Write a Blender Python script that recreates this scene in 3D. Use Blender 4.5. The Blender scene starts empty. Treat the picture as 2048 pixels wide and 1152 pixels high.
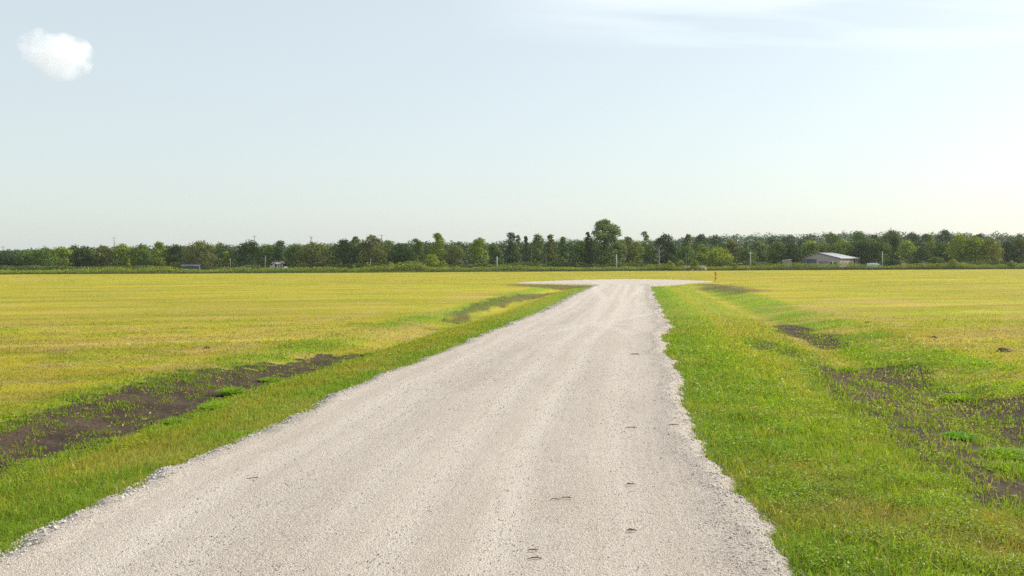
import bpy, math
import numpy as np
from mathutils import Matrix, Vector
R = math.radians
scene = bpy.context.scene
COL = scene.collection

# ------------------------------------------------------------------ camera, world, sun, exposure
CAM_H, FPX = 2.5, 2000.0
HOR = 525.0
cam_d = bpy.data.cameras.new('camera'); cam = bpy.data.objects.new('camera', cam_d); COL.objects.link(cam)
cam_d.sensor_width = 36.0; cam_d.lens = 36.0*FPX/2048.0; cam_d.clip_start = 0.1; cam_d.clip_end = 20000
pitch = math.atan((576-HOR)/FPX); roll = R(0.224)
CM = Matrix.Rotation(R(90)-pitch, 4, 'X') @ Matrix.Rotation(-roll, 4, 'Z')
cam.matrix_world = Matrix.Translation((0, 0, CAM_H)) @ CM
scene.camera = cam
SUN_AZ, SUN_EL = R(64), R(36)          # azimuth clockwise from the view direction (+Y)
w = bpy.data.worlds.new('World'); scene.world = w; w.use_nodes = True
nt = w.node_tree; nt.nodes.clear()
sky = nt.nodes.new('ShaderNodeTexSky'); sky.sky_type = 'NISHITA'; sky.sun_disc = False
sky.sun_elevation = SUN_EL; sky.sun_rotation = SUN_AZ
sky.altitude = 200; sky.air_density = 1.0; sky.dust_density = 2.2; sky.ozone_density = 1.0
bg = nt.nodes.new('ShaderNodeBackground'); bg.inputs['Strength'].default_value = 0.103
wo = nt.nodes.new('ShaderNodeOutputWorld')
# thin cirrus veil high in the sky: stretched noise over the sky direction
tc = nt.nodes.new('ShaderNodeTexCoord')
sep = nt.nodes.new('ShaderNodeSeparateXYZ'); nt.links.new(tc.outputs['Generated'], sep.inputs[0])
def wm(op, a, b=None, c=None, clamp=False):
    n = nt.nodes.new('ShaderNodeMath'); n.operation = op; n.use_clamp = clamp
    for i, v in enumerate((a, b, c)):
        if v is None: continue
        if isinstance(v, (int, float)): n.inputs[i].default_value = v
        else: nt.links.new(v, n.inputs[i])
    return n.outputs[0]
zc = wm('MAXIMUM', sep.outputs[2], 0.02)
u_ = wm('DIVIDE', sep.outputs[0], zc); v_ = wm('DIVIDE', sep.outputs[1], zc)
cmb = nt.nodes.new('ShaderNodeCombineXYZ')
nt.links.new(wm('ADD', wm('MULTIPLY', u_, 0.28), wm('MULTIPLY', v_, 0.10)), cmb.inputs[0])
nt.links.new(wm('SUBTRACT', wm('MULTIPLY', v_, 0.9), wm('MULTIPLY', u_, 0.25)), cmb.inputs[1])
cn = nt.nodes.new('ShaderNodeTexNoise'); cn.inputs['Scale'].default_value = 0.9; cn.inputs['Detail'].default_value = 5
cn.inputs['Roughness'].default_value = 0.45
nt.links.new(cmb.outputs[0], cn.inputs['Vector'])
veil = wm('MULTIPLY', wm('SUBTRACT', cn.outputs[0], 0.42), 3.0, clamp=True)
hi = wm('MULTIPLY', wm('SUBTRACT', sep.outputs[2], 0.185), 22.0, clamp=True)
rt = wm('MULTIPLY', wm('ADD', sep.outputs[0], 0.06), 3.5, clamp=True)
veil = wm('MULTIPLY', wm('MULTIPLY', veil, hi), wm('MULTIPLY', rt, 0.62))
hz = nt.nodes.new('ShaderNodeMix'); hz.data_type = 'RGBA'
tn = nt.nodes.new('ShaderNodeMix'); tn.data_type = 'RGBA'; tn.blend_type = 'MULTIPLY'; tn.inputs[0].default_value = 1; tn.inputs[7].default_value = (.92, 1.0, .965, 1)
nt.links.new(sky.outputs[0], tn.inputs[6]); nt.links.new(tn.outputs[2], hz.inputs[6]); hz.inputs[7].default_value = (7.6, 8.0, 7.95, 1); hz.inputs[0].default_value = 0.50
mx = nt.nodes.new('ShaderNodeMix'); mx.data_type = 'RGBA'
nt.links.new(veil, mx.inputs[0]); nt.links.new(hz.outputs[2], mx.inputs[6]); mx.inputs[7].default_value = (16, 15.8, 15.5, 1)
nt.links.new(mx.outputs[2], bg.inputs['Color']); nt.links.new(bg.outputs[0], wo.inputs[0])
sd = bpy.data.lights.new('sun', 'SUN'); sd.energy = 4.6; sd.angle = R(0.6); sd.color = (1.0, 0.93, 0.80)
sun = bpy.data.objects.new('sun', sd); COL.objects.link(sun)
SDIR = Vector((math.sin(SUN_AZ)*math.cos(SUN_EL), math.cos(SUN_AZ)*math.cos(SUN_EL), math.sin(SUN_EL)))
sun.rotation_euler = SDIR.to_track_quat('Z', 'Y').to_euler(); sun.location = (200, 100, 200)
vs = scene.view_settings; vs.view_transform = 'Standard'; vs.look = 'None'; vs.gamma = 1; vs.use_curve_mapping = False
vs.exposure = 0.42
scene.cycles.max_bounces = 8; scene.cycles.diffuse_bounces = 3; scene.cycles.transmission_bounces = 4
scene.cycles.transparent_max_bounces = 8; scene.cycles.volume_bounces = 5
scene.cycles.use_denoising = False; scene.cycles.use_adaptive_sampling = False
scene.cycles.sample_clamp_indirect = 6

# ------------------------------------------------------------------ picture ray -> place
def ray(px, py):
    d = CM.to_3x3() @ Vector(((px-1024)/FPX, (576-py)/FPX, -1)); return d
def G(px, py, z=0.0):
    d = ray(px, py); t = (z-CAM_H)/d.z; return (d.x*t, d.y*t)
def A(px, py, Y):
    d = ray(px, py); t = Y/d.y; return (d.x*t, Y, CAM_H+d.z*t)

# ------------------------------------------------------------------ numpy noise
def _h(ix, iy, s):
    n = (ix.astype(np.int64)*374761393 + iy.astype(np.int64)*668265263 + s*1442695041) & 0xffffffff
    n = ((n ^ (n >> 13))*1274126177) & 0xffffffff
    return ((n ^ (n >> 16)) & 0xffffff)/float(0xffffff)
def vnoise(x, y, s=0):
    ix = np.floor(x); iy = np.floor(y); fx = x-ix; fy = y-iy
    fx = fx*fx*(3-2*fx); fy = fy*fy*(3-2*fy)
    a = _h(ix, iy, s); b = _h(ix+1, iy, s); c = _h(ix, iy+1, s); d = _h(ix+1, iy+1, s)
    return (a*(1-fx)+b*fx)*(1-fy)+(c*(1-fx)+d*fx)*fy
def fbm(x, y, s=0, o=4):
    r = 0; a = .5; t = 0
    for i in range(o):
        r = r+a*vnoise(x*2**i+i*17.3, y*2**i-i*9.1, s+i); t += a; a *= .55
    return r/t
def ss(a, b, x):
    t = np.clip((x-a)/(b-a), 0, 1); return t*t*(3-2*t)
def polysd(P, x, y):      # signed distance, negative inside
    P = np.array(P, float); x = np.asarray(x, float); y = np.asarray(y, float)
    d = np.full(x.shape, 1e18); ins = np.zeros(x.shape, bool)
    for i in range(len(P)):
        a = P[i]; b = P[(i+1) % len(P)]; e = b-a
        wx = x-a[0]; wy = y-a[1]; t = np.clip((wx*e[0]+wy*e[1])/(e@e+1e-12), 0, 1)
        d = np.minimum(d, (wx-t*e[0])**2+(wy-t*e[1])**2)
        c = ((a[1] > y) != (b[1] > y)) & (x < (b[0]-a[0])*(y-a[1])/((b[1]-a[1]) if abs(b[1]-a[1]) > 1e-9 else 1e-9)+a[0])
        ins ^= c
    d = np.sqrt(d); return np.where(ins, -d, d)

# ------------------------------------------------------------------ layout of road and soil
Lp = [(1,1096),(118,1033),(235,982),(337,935),(439,892),(569,837),(687,778),(800,735),(908,693),(1009,650),(1103,614),(1142,592),(1192,570)]
Rp = [(1591,1135),(1564,1092),(1536,1049),(1501,998),(1470,963),(1434,920),(1407,869),(1374,805),(1368,751),(1357,733),(1330,698),(1329,672),(1345,653),(1328,631),(1315,610),(1306,587),(1298,571)]
Lw = [G(*p) for p in Lp]; Rw = [G(*p) for p in Rp]
def ext(Wl, y0=-30):
    (x1, y1), (x2, y2) = Wl[0], Wl[4]; k = (x2-x1)/(y2-y1); return [(x1+k*(y0-y1), y0)]+Wl
Lw = ext(Lw); Rw = ext(Rw)
LY = np.array([p[1] for p in Lw]); LX = np.array([p[0] for p in Lw]); RY = np.array([p[1] for p in Rw]); RX = np.array([p[0] for p in Rw])
JP = [G(*p) for p in [(1030,565.6),(1062,563.6),(1120,561.5),(1180,559.6),(1240,558.4),(1300,558.8),(1360,560.3),(1400,561.8),(1428,563.2),(1410,564.2),(1380,566.2),(1350,569.5),(1325,571.6),(1302,572.4),(1303,578),(1190,578),(1196,570.5),(1170,569.2),(1130,568.2),(1090,567.2),(1055,566.8)]]
YEND = 108.0
def road_d(x, y):         # positive inside the gravel (metres from its edge)
    xl = np.interp(y, LY, LX); xr = np.interp(y, RY, RX)
    m = np.minimum(np.minimum(x-xl, xr-x)*0.95, YEND-y+2)
    j = -polysd(JP, x, y)
    return np.maximum(m, np.where(y > 85, j, -99))
def edge_noise(x, y): return ((fbm(x/.35, y/.35, 71, 3)-.5)*.34+(fbm(x/1.7, y/1.7, 73, 2)-.5)*.30)*np.clip(y/25, 1, 2.2)
def lat(x, y):            # lateral distances outward from left and right edge
    return np.interp(y, LY, LX)-x, x-np.interp(y, RY, RX)
def hedge_y(x): return 276+0.16*x+3*np.sin(x*0.03)
def hz(x, y, fine=True):
    tL, tR = lat(x, y); near = 1-ss(95, 112, y)
    z = -0.04-0.30*np.exp(-((tL-3.1)/1.25)**2)*near-0.30*np.exp(-((tR-4.9)/1.5)**2)*near
    z = z+0.05*(fbm(x/6, y/6, 5, 3)-.5)*(1-ss(-1.5, 0.2, road_d(x, y)))
    if fine: z = z+0.03*(fbm(x/.5, y/.5, 9, 3)-.5)
    z = z-0.06*ss(-0.1, 0.6, road_d(x, y))
    hy = hedge_y(x)
    z = z+0.5*ss(10, 60, y-hy)
    z = z+ss(420, 800, y)*(4+9*ss(-50, 350, x))
    return z
SZ = -0.22
def Wp(pts, z=SZ): return [G(px, py, z) for px, py in pts]
SOIL = [Wp(p) for p in [
 [(-200,880),(0,862),(60,855),(130,838),(200,800),(300,772),(440,750),(520,732),(620,713),(720,697),(745,705),(730,722),(640,748),(560,772),(470,800),(400,828),(330,855),(260,885),(180,915),(100,950),(40,985),(0,1000),(-200,1060)],
 [(735,705),(800,682),(860,664),(915,652),(905,662),(840,682),(770,702)],
 [(880,642),(925,617),(985,600),(1060,588),(1140,578),(1120,584),(1065,597),(960,626),(930,643)],
 [(1562,645),(1590,650),(1612,668),(1580,664)],[(1625,665),(1660,672),(1665,690),(1640,684)],
 [(1660,735),(1720,757),(1790,800),(1860,850),(1935,880),(2060,945),(2200,1010),(2200,1070),(2048,1015),(1960,962),(1880,905),(1790,858),(1735,812),(1690,775)],
 [(1745,730),(1800,732),(1842,752),(1835,768),(1770,760),(1748,748)],
 [(1800,776),(1835,778),(1850,800),(1815,796)],
 [(1880,775),(1925,785),(1960,805),(2048,805),(2200,820),(2200,900),(2048,880),(1950,860),(1925,820),(1890,795)],
 [(1520,690),(1560,695),(1600,712),(1580,716),(1540,705)],
]]
BROWN = [Wp(p) for p in [
 [(1780,905),(1900,930),(2048,1010),(2200,1080),(2200,1250),(2048,1150),(1960,1080),(1850,990)],
 [(1620,700),(1700,740),(1760,800),(1700,790),(1630,740)],
 [(1640,1010),(1690,1020),(1720,1060),(1670,1070),(1640,1045)],
]]+[[G(*q) for q in p] for p in [
 [(1385,570.5),(1420,566.5),(1470,570),(1530,580),(1480,586),(1420,577)],
 [(1020,567.6),(1100,568.4),(1192,571.5),(1180,574.5),(1100,574),(1020,571)]]]  # this strip: bank facing away, its shade painted into the cover colour
BROWNF = [[G(*q) for q in p] for p in [
 [(20,556),(70,555),(66,561),(25,562)],
 [(1700,598),(1810,600),(1800,606),(1720,604)],[(1980,655),(2060,655),(2060,668),(2000,668)],
 [(880,600),(960,588),(970,594),(890,604)],[(600,640),(760,616),(760,624),(620,648)],
 [(80,690),(300,670),(300,682),(100,700)],[(380,700),(500,680),(510,692),(400,708)],
 [(1600,610),(1690,616),(1680,624),(1600,618)]]]
def zones(x, y):
    """soil 0..1, green 0..1, straw 0..1, bank 0..1"""
    tL, tR = lat(x, y)
    sc = np.clip(y/14, 1, 4)
    nz = (fbm(x/.9/sc, y/1.1/sc, 21, 5)-.5)*.9+(fbm(x/.25, y/.35, 23, 3)-.5)*.9
    nzs = (fbm(x/.5+y/9, y/3.5, 25, 4)-.5)*1.6
    soil = np.zeros(x.shape)
    for k_, P in enumerate(SOIL):
        d = polysd(P, x, y); soil = np.maximum(soil, (1 if k_ in (0, 5) else .50 if k_ in (1, 2) else .9)*ss(0.85, -0.45, d-(-.22 if k_ == 0 else .42 if k_ == 5 else -.12 if k_ in (1, 2) else .2)+(nz if k_ in (0, 5) else nzs)*(1.7 if k_ == 0 else .85)))
    br = np.zeros(x.shape)
    for P in BROWN: br = np.maximum(br, ss(0.9, -0.9, polysd(P, x, y)+nz*4))
    straw = np.zeros(x.shape)
    for P in BROWNF:
        d = polysd(P, x, y); straw = np.maximum(straw, ss(1.2, -0.8, d/np.clip(y/40, .6, 2)+nz*5))
    straw = np.maximum(straw, ss(.60, .74, fbm((x+.3*y)/8, (y-.3*x)/2.4, 31, 4))*0.8)
    straw = np.maximum(straw, ss(.50, .68, fbm(x/2.0, y/1.2, 37, 4))*0.75*(1-.7*ss(40, 90, y)))
    near = 1-ss(98, 118, y)
    wob = (fbm(x/3, y/6, 41, 3)-.5)*2.4
    far = ss(12, 26, y); w2 = wob*(1-.6*far)
    gl = ss(1.9+wob, 0.3, tL)*(1-far)+ss(1.3+w2*.4, 0.3, tL)*far
    gl = np.maximum(gl, .95*ss(1.3, .3, np.abs(tL-4.9+w2*.5))*(.5+.5*far))
    grn = ss(9.0+wob*2, 4.5+wob, tR)*(1-0.30*ss(1.3, 0, np.abs(tR-3.0+wob*.7)))
    grf = np.maximum(ss(2.7+w2*.5, 1.5, tR), ss(1.9, 1.0, np.abs(tR-6.6+w2*.5)))
    gr = grn*(1-far)+grf*far
    strip = far*near*np.where(tL > 0, ss(.8, .3, np.abs(tL-1.9)), ss(1.1, .4, np.abs(tR-3.7+w2*.3))); straw = np.maximum(straw, .22*strip)
    green = np.where(tL > 0, gl, gr)*near
    green = np.maximum(green, ss(.50, .72, fbm(x/5, y/2.6, 51, 4))*.55); green = np.maximum(green, ss(.54, .68, fbm(x/1.6, y/1.0, 53, 4))*.6*(1-ss(40, 90, y)))*(1-.0*strip); green = np.maximum(green, .38*strip)
    hy = hedge_y(x)
    green = np.maximum(green, ss(-9, -5, y-hy))
    bank = np.where(tL > 0, ss(3.2, 2.0, tL), ss(4.8, 3.8, tR))*near
    straw = straw*(1-ss(-9, -5, y-hy))*(1-.6*bank)
    return soil, green, straw, bank, br

# ------------------------------------------------------------------ mesh helpers
def mesh_np(name, V, F, mats, col=None, attrs=None, smooth=False, parent=None, mi=None, link=True):
    """F: list of int arrays (n,3) or (n,4)"""
    if not isinstance(F, (list, tuple)): F = [F]
    F = [np.asarray(f, np.int32) for f in F if len(f)]
    me = bpy.data.meshes.new(name)
    me.vertices.add(len(V)); me.vertices.foreach_set('co', np.asarray(V, np.float32).ravel())
    nl = sum(f.size for f in F); npoly = sum(len(f) for f in F)
    me.loops.add(nl); me.loops.foreach_set('vertex_index', np.concatenate([f.ravel() for f in F]))
    me.polygons.add(npoly)
    tot = np.concatenate([np.full(len(f), f.shape[1], np.int32) for f in F])
    me.polygons.foreach_set('loop_start', np.concatenate([[0], np.cumsum(tot)[:-1]]).astype(np.int32))
    me.polygons.foreach_set('use_smooth', np.full(npoly, smooth, bool))
    for m in (mats if isinstance(mats, (list, tuple)) else [mats]): me.materials.append(m)
    if mi is not None: me.polygons.foreach_set('material_index', np.asarray(mi, np.int32))
    me.update(calc_edges=True)
    if col is not None:
        a = me.color_attributes.new('Col', 'FLOAT_COLOR', 'POINT')
        c = np.ones((len(V), 4), np.float32); c[:, :3] = col; a.data.foreach_set('color', c.ravel())
    for k, v in (attrs or {}).items():
        a = me.attributes.new(k, 'FLOAT', 'POINT'); a.data.foreach_set('value', np.asarray(v, np.float32))
    me.validate()
    o = bpy.data.objects.new(name, me)
    if link: COL.objects.link(o)
    if parent is not None: o.parent = parent
    return o
def tag(o, label=None, cat=None, group=None, kind=None):
    if label: o['label'] = label
    if cat: o['category'] = cat
    if group: o['group'] = group
    if kind: o['kind'] = kind
    return o
def empty(name, loc, rz=0):
    o = bpy.data.objects.new(name, None); o.empty_display_size = .2; COL.objects.link(o)
    o.location = loc; o.rotation_euler = (0, 0, rz); return o
class MB:
    def __init__(s): s.V = []; s.F = []; s.n = 0
    def add(s, V, F):
        V = np.asarray(V, float); s.V.append(V); s.F += [[i+s.n for i in f] for f in F]; s.n += len(V); return s
    def box(s, x0, y0, z0, x1, y1, z1):
        return s.add([(x0,y0,z0),(x1,y0,z0),(x1,y1,z0),(x0,y1,z0),(x0,y0,z1),(x1,y0,z1),(x1,y1,z1),(x0,y1,z1)],
                     [(3,2,1,0),(4,5,6,7),(0,1,5,4),(1,2,6,5),(2,3,7,6),(3,0,4,7)])
    def slab(s, P, t=(0, 0, .1)):       # a polygon with thickness t (vector)
        P = np.asarray(P, float); n = len(P); Q = P+np.asarray(t, float)
        F = [tuple(range(n))[::-1], tuple(range(n, 2*n))]+[(i, (i+1) % n, n+(i+1) % n, n+i) for i in range(n)]
        return s.add(np.vstack([P, Q]), F)
    def tube(s, P, r, n=6):
        P = np.asarray(P, float); r = np.broadcast_to(r, len(P)); V = []
        for i, p in enumerate(P):
            d = P[min(i+1, len(P)-1)]-P[max(i-1, 0)]; d = d/(np.linalg.norm(d)+1e-9)
            a = np.cross(d, (0, 0, 1) if abs(d[2]) < .9 else (1, 0, 0)); a /= np.linalg.norm(a); b = np.cross(d, a)
            for k in range(n):
                q = 2*math.pi*k/n; V.append(p+r[i]*(a*math.cos(q)+b*math.sin(q)))
        F = [(i*n+k, i*n+(k+1) % n, (i+1)*n+(k+1) % n, (i+1)*n+k) for i in range(len(P)-1) for k in range(n)]
        F += [tuple(range(n))[::-1], tuple((len(P)-1)*n+k for k in range(n))]
        return s.add(V, F)
    def build(s, name, mat, parent=None, bevel=0, smooth=False):
        me = bpy.data.meshes.new(name); me.from_pydata(np.vstack(s.V).tolist(), [], s.F); me.materials.append(mat)
        if smooth: me.polygons.foreach_set('use_smooth', [True]*len(me.polygons))
        me.update(); o = bpy.data.objects.new(name, me); COL.objects.link(o)
        if parent is not None: o.parent = parent
        if bevel:
            b = o.modifiers.new('bevel', 'BEVEL'); b.width = bevel; b.segments = 2
        return o

# ------------------------------------------------------------------ materials
class NB:
    def __init__(s, name):
        s.m = bpy.data.materials.new(name); s.m.use_nodes = True; s.t = s.m.node_tree; s.t.nodes.clear()
        s.out = s.n('ShaderNodeOutputMaterial')
    def n(s, t, **k):
        x = s.t.nodes.new(t)
        for a, v in k.items(): setattr(x, a, v)
        return x
    def set(s, inp, v):
        if hasattr(v, 'is_linked') or isinstance(v, bpy.types.NodeSocket): s.t.links.new(v, inp)
        else: inp.default_value = v
    def math(s, op, a, b=None, clamp=False):
        x = s.n('ShaderNodeMath', operation=op, use_clamp=clamp); s.set(x.inputs[0], a)
        if b is not None: s.set(x.inputs[1], b)
        return x.outputs[0]
    def mix(s, f, a, b, mode='MIX'):
        x = s.n('ShaderNodeMix', data_type='RGBA', blend_type=mode)
        s.set(x.inputs[0], f); s.set(x.inputs[6], a); s.set(x.inputs[7], b); return x.outputs[2]
    def pos(s, scale=(1, 1, 1), rz=0):
        g = s.n('ShaderNodeNewGeometry'); mp = s.n('ShaderNodeMapping'); s.t.links.new(g.outputs['Position'], mp.inputs[0])
        mp.inputs['Scale'].default_value = scale; mp.inputs['Rotation'].default_value = (0, 0, rz); return mp.outputs[0]
    def noise(s, vec, scale, detail=3, rough=.5):
        x = s.n('ShaderNodeTexNoise'); s.t.links.new(vec, x.inputs['Vector']); x.inputs['Scale'].default_value = scale
        x.inputs['Detail'].default_value = detail; x.inputs['Roughness'].default_value = rough; return x.outputs[0]
    def vor(s, vec, scale, out='Distance', feature='F1'):
        x = s.n('ShaderNodeTexVoronoi', feature=feature); s.t.links.new(vec, x.inputs['Vector']); x.inputs['Scale'].default_value = scale; return x.outputs[out]
    def ramp(s, f, a, b):
        x = s.n('ShaderNodeMapRange', interpolation_type='SMOOTHSTEP'); s.set(x.inputs[0], f); x.inputs[1].default_value = a; x.inputs[2].default_value = b; return x.outputs[0]
    def attr(s, name, col=False):
        x = s.n('ShaderNodeAttribute'); x.attribute_name = name; return x.outputs['Color' if col else 'Fac']
    def bump(s, h, strength=.5, dist=.01, nrm=None):
        x = s.n('ShaderNodeBump'); s.set(x.inputs['Height'], h); x.inputs['Strength'].default_value = strength; x.inputs['Distance'].default_value = dist
        if nrm is not None: s.t.links.new(nrm, x.inputs['Normal'])
        return x.outputs[0]
    def pbr(s, col, rough=.8, nrm=None, metal=0, spec=.3):
        x = s.n('ShaderNodeBsdfPrincipled'); s.set(x.inputs['Base Color'], col); s.set(x.inputs['Roughness'], rough)
        x.inputs['Metallic'].default_value = metal; x.inputs['Specular IOR Level'].default_value = spec
        if nrm is not None: s.t.links.new(nrm, x.inputs['Normal'])
        s.t.links.new(x.outputs[0], s.out.inputs[0]); return s.m
def simple(name, c, rough=.75, var=.18, scale=6, metal=0, spec=.3, stretch=(1, 1, 1)):
    b = NB(name); p = b.pos(stretch); f = b.noise(p, scale, 5, .6)
    c2 = tuple(x*(1-var*1.6) for x in c); c1 = tuple(min(1, x*(1+var)) for x in c)
    return b.pbr(b.mix(f, (*c2, 1), (*c1, 1)), rough, b.bump(f, .2, .02), metal, spec)
def leafmat(name, trans=.4, gloss=.12, rough=.5, tintn=True, ns=3.0):
    b = NB(name); c = b.attr('Col', True)
    if tintn:
        f = b.noise(b.pos(), ns, 2); c = b.mix(1.0, c, b.mix(f, (.78, .80, .75, 1), (1.2, 1.18, 1.2, 1)), 'MULTIPLY')
    d = b.n('ShaderNodeBsdfDiffuse'); t = b.n('ShaderNodeBsdfTranslucent'); g = b.n('ShaderNodeBsdfGlossy')
    b.set(d.inputs['Color'], c); b.set(t.inputs['Color'], b.mix(1.0, c, (1.25, 1.15, .55, 1), 'MULTIPLY'))
    b.set(g.inputs['Color'], (.9, .95, .9, 1)); g.inputs['Roughness'].default_value = rough
    m1 = b.n('ShaderNodeMixShader'); m1.inputs[0].default_value = trans; b.t.links.new(d.outputs[0], m1.inputs[1]); b.t.links.new(t.outputs[0], m1.inputs[2])
    fr = b.n('ShaderNodeFresnel'); fr.inputs[0].default_value = 1.4
    m2 = b.n('ShaderNodeMixShader'); b.set(m2.inputs[0], b.math('MULTIPLY', fr.outputs[0], gloss)); b.t.links.new(m1.outputs[0], m2.inputs[1]); b.t.links.new(g.outputs[0], m2.inputs[2])
    b.t.links.new(m2.outputs[0], b.out.inputs[0]); return b.m
M_BLADE = leafmat('grass_blade', .45, .06, .6, ns=1.2)
M_LEAF = leafmat('tree_leaf', .26, .08, .6, ns=.5)
M_BARK = simple('bark', (.11, .085, .065), .9, .35, 4, stretch=(1, 1, .2))
M_BARKPALE = simple('pale_dead_bark', (.30, .26, .24), .9, .3, 4, stretch=(1, 1, .2))

# gravel surface
b = NB('crushed_limestone'); P = b.pos()
alongs = b.pos((1.0, .07, 1), rz=R(6.3))
big = b.noise(b.pos((1, .35, 1), rz=R(6.3)), .6, 4, .55)
cv = b.n('ShaderNodeCombineXYZ'); b.set(cv.inputs[0], b.attr('across')); b.set(cv.inputs[1], b.math('MULTIPLY', b.attr('along'), .035))
strk = b.math('ADD', b.math('MULTIPLY', b.noise(cv.outputs[0], 1.8, 3, .6), .5), b.math('MULTIPLY', b.noise(cv.outputs[0], 7, 3, .6), .5))
v1 = b.vor(P, 85); v2 = b.vor(P, 38); cell = b.vor(P, 60, 'Color'); cs = b.n('ShaderNodeSeparateColor'); b.t.links.new(cell, cs.inputs[0])
n1 = b.noise(P, 45, 4, .7); n2 = b.noise(P, 12, 4, .65)
coarse = b.attr('coarse'); track = b.attr('track')
c = b.mix(b.ramp(big, .2, .8), (.385, .335, .288, 1), (.445, .398, .350, 1))
c = b.mix(b.math('MULTIPLY', b.ramp(strk, .42, .66), .38), c, (.52, .47, .42, 1))
c = b.mix(b.math('MULTIPLY', track, .65), c, (.55, .50, .45, 1))
c = b.mix(b.math('MULTIPLY', b.ramp(cs.outputs[0], .66, .92), b.math('ADD', b.math('MULTIPLY', coarse, .45), .35)), c, (.19, .165, .15, 1))
c = b.mix(b.math('MULTIPLY', b.ramp(cs.outputs[1], .75, 1.0), .4), c, (.62, .57, .52, 1))
gap = b.math('MULTIPLY', b.ramp(n1, .54, .68), b.math('ADD', b.math('MULTIPLY', coarse, .6), .4))
c = b.mix(gap, c, (.10, .085, .075, 1))
c = b.mix(b.math('MULTIPLY', b.ramp(n2, .5, .8), .25), c, (.33, .28, .24, 1))
hgt = b.math('ADD', b.math('MULTIPLY', v1, -.6), b.math('ADD', b.math('MULTIPLY', v2, -.5), b.math('MULTIPLY', n1, .9)))
nr = b.bump(hgt, .9, .018)
nr = b.bump(strk, .35, .05, nr)
M_ROAD = b.pbr(c, .95, nr, spec=.15)
M_STONE = NB('limestone_chip'); b = M_STONE; f = b.noise(b.pos(), 60, 3)
M_STONE = b.pbr(b.mix(1.0, b.attr('Col', True), b.mix(f, (.8, .8, .8, 1), (1.15, 1.15, 1.15, 1)), 'MULTIPLY'), .9, b.bump(f, .4, .004), spec=.2)

# ground surface: soil / thatch colours come from attributes, fine grain from noise
b = NB('field_soil_and_thatch'); P = b.pos()
soil = b.attr('soil'); cov = b.attr('Col', True)
n1 = b.noise(P, 9, 6, .7); n2 = b.noise(P, 1.3, 5, .6); n3 = b.noise(P, 40, 4, .7); v = b.vor(P, 14)
cs_ = b.mix(b.ramp(n2, .3, .7), (.040, .029, .022, 1), (.082, .058, .042, 1))
cs_ = b.mix(b.math('MULTIPLY', b.ramp(n3, .62, .8), .6), cs_, (.13, .09, .065, 1))
cs_ = b.mix(b.math('MULTIPLY', b.ramp(n1, .55, .75), .5), cs_, (.026, .018, .015, 1))
gr = b.mix(1.0, cov, b.mix(n1, (.65, .65, .65, 1), (1.25, 1.25, 1.25, 1)), 'MULTIPLY')
gr = b.mix(b.math('MULTIPLY', b.ramp(n3, .5, .75), .35), gr, (.17, .13, .05, 1))
c = b.mix(b.ramp(b.math('ADD', soil, b.math('MULTIPLY', b.math('SUBTRACT', n1, .5), .5)), .3, .6), gr, cs_)
h = b.math('ADD', b.math('MULTIPLY', n1, 1.0), b.math('ADD', b.math('MULTIPLY', n3, .35), b.math('MULTIPLY', v, .5)))
M_GROUND = b.pbr(c, .95, b.bump(h, .9, .06), spec=.1)

# ------------------------------------------------------------------ colours of the grass cover
C_YEL = np.array((.440, .392, .032)); C_STRAW = np.array((.50, .375, .12)); C_GRN = np.array((.230, .352, .022)); C_DGRN = np.array((.148, .255, .028)); C_BR = np.array((.125, .105, .05))
def cover(x, y, jit=None):
    so, gr, st, bk, br = zones(x, y)
    g = gr[:, None]; c = C_YEL*(1-g)+C_GRN*g
    far = ss(60, 230, y)[:, None]; c = c*(1-.10*far)+np.array((.42, .36, .045))*.10*far
    tL, tR = lat(x, y)
    yg = (np.where(tL > 0, ss(2.6, 1.0, tL)*.2+.45*bk, .6*bk*ss(1.8, .5, tR)))[:, None]
    c = c*(1-yg)+C_DGRN*yg  # dark green verge grass; on the left bank it also paints the slope's shade
    c = c*(1-st[:, None]*.75)+C_STRAW*st[:, None]*.75
    ol = (.65*np.where(tR > 0, bk*ss(1.6, 2.8, tR), 0)*ss(10, 20, y))[:, None]; c = c*(1-ol)+np.array((.26, .345, .06))*ol
    br2 = (br*np.where(y > 60, .85, .4))[:, None]; c = c*(1-br2)+C_BR*br2
    hy = (ss(-7, -4, y-hedge_y(x)))[:, None]; c = c*(1-hy)+np.array((.085, .13, .028))*hy
    dl = (ss(.54, .68, fbm(x/.7, y/.55, 63, 4))*.45*(1-ss(30, 60, y))*(1-.8*bk))[:, None]; c = c*(1-dl)+np.array((.26, .21, .08))*dl
    st2 = (ss(.52, .66, fbm((x+.3*y)/30, (y-.3*x)/2.2, 65, 4))*.35)[:, None]*(1-g); c = c*(1-st2)+np.array((.30, .235, .045))*st2
    v = (.70+.6*fbm((x+.3*y)/12, (y-.3*x)/3.0, 61, 4)); v = (v*(1-.7*bk)+1.06*.7*bk)[:, None]
    return c*v, so, gr, st, bk, br

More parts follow.
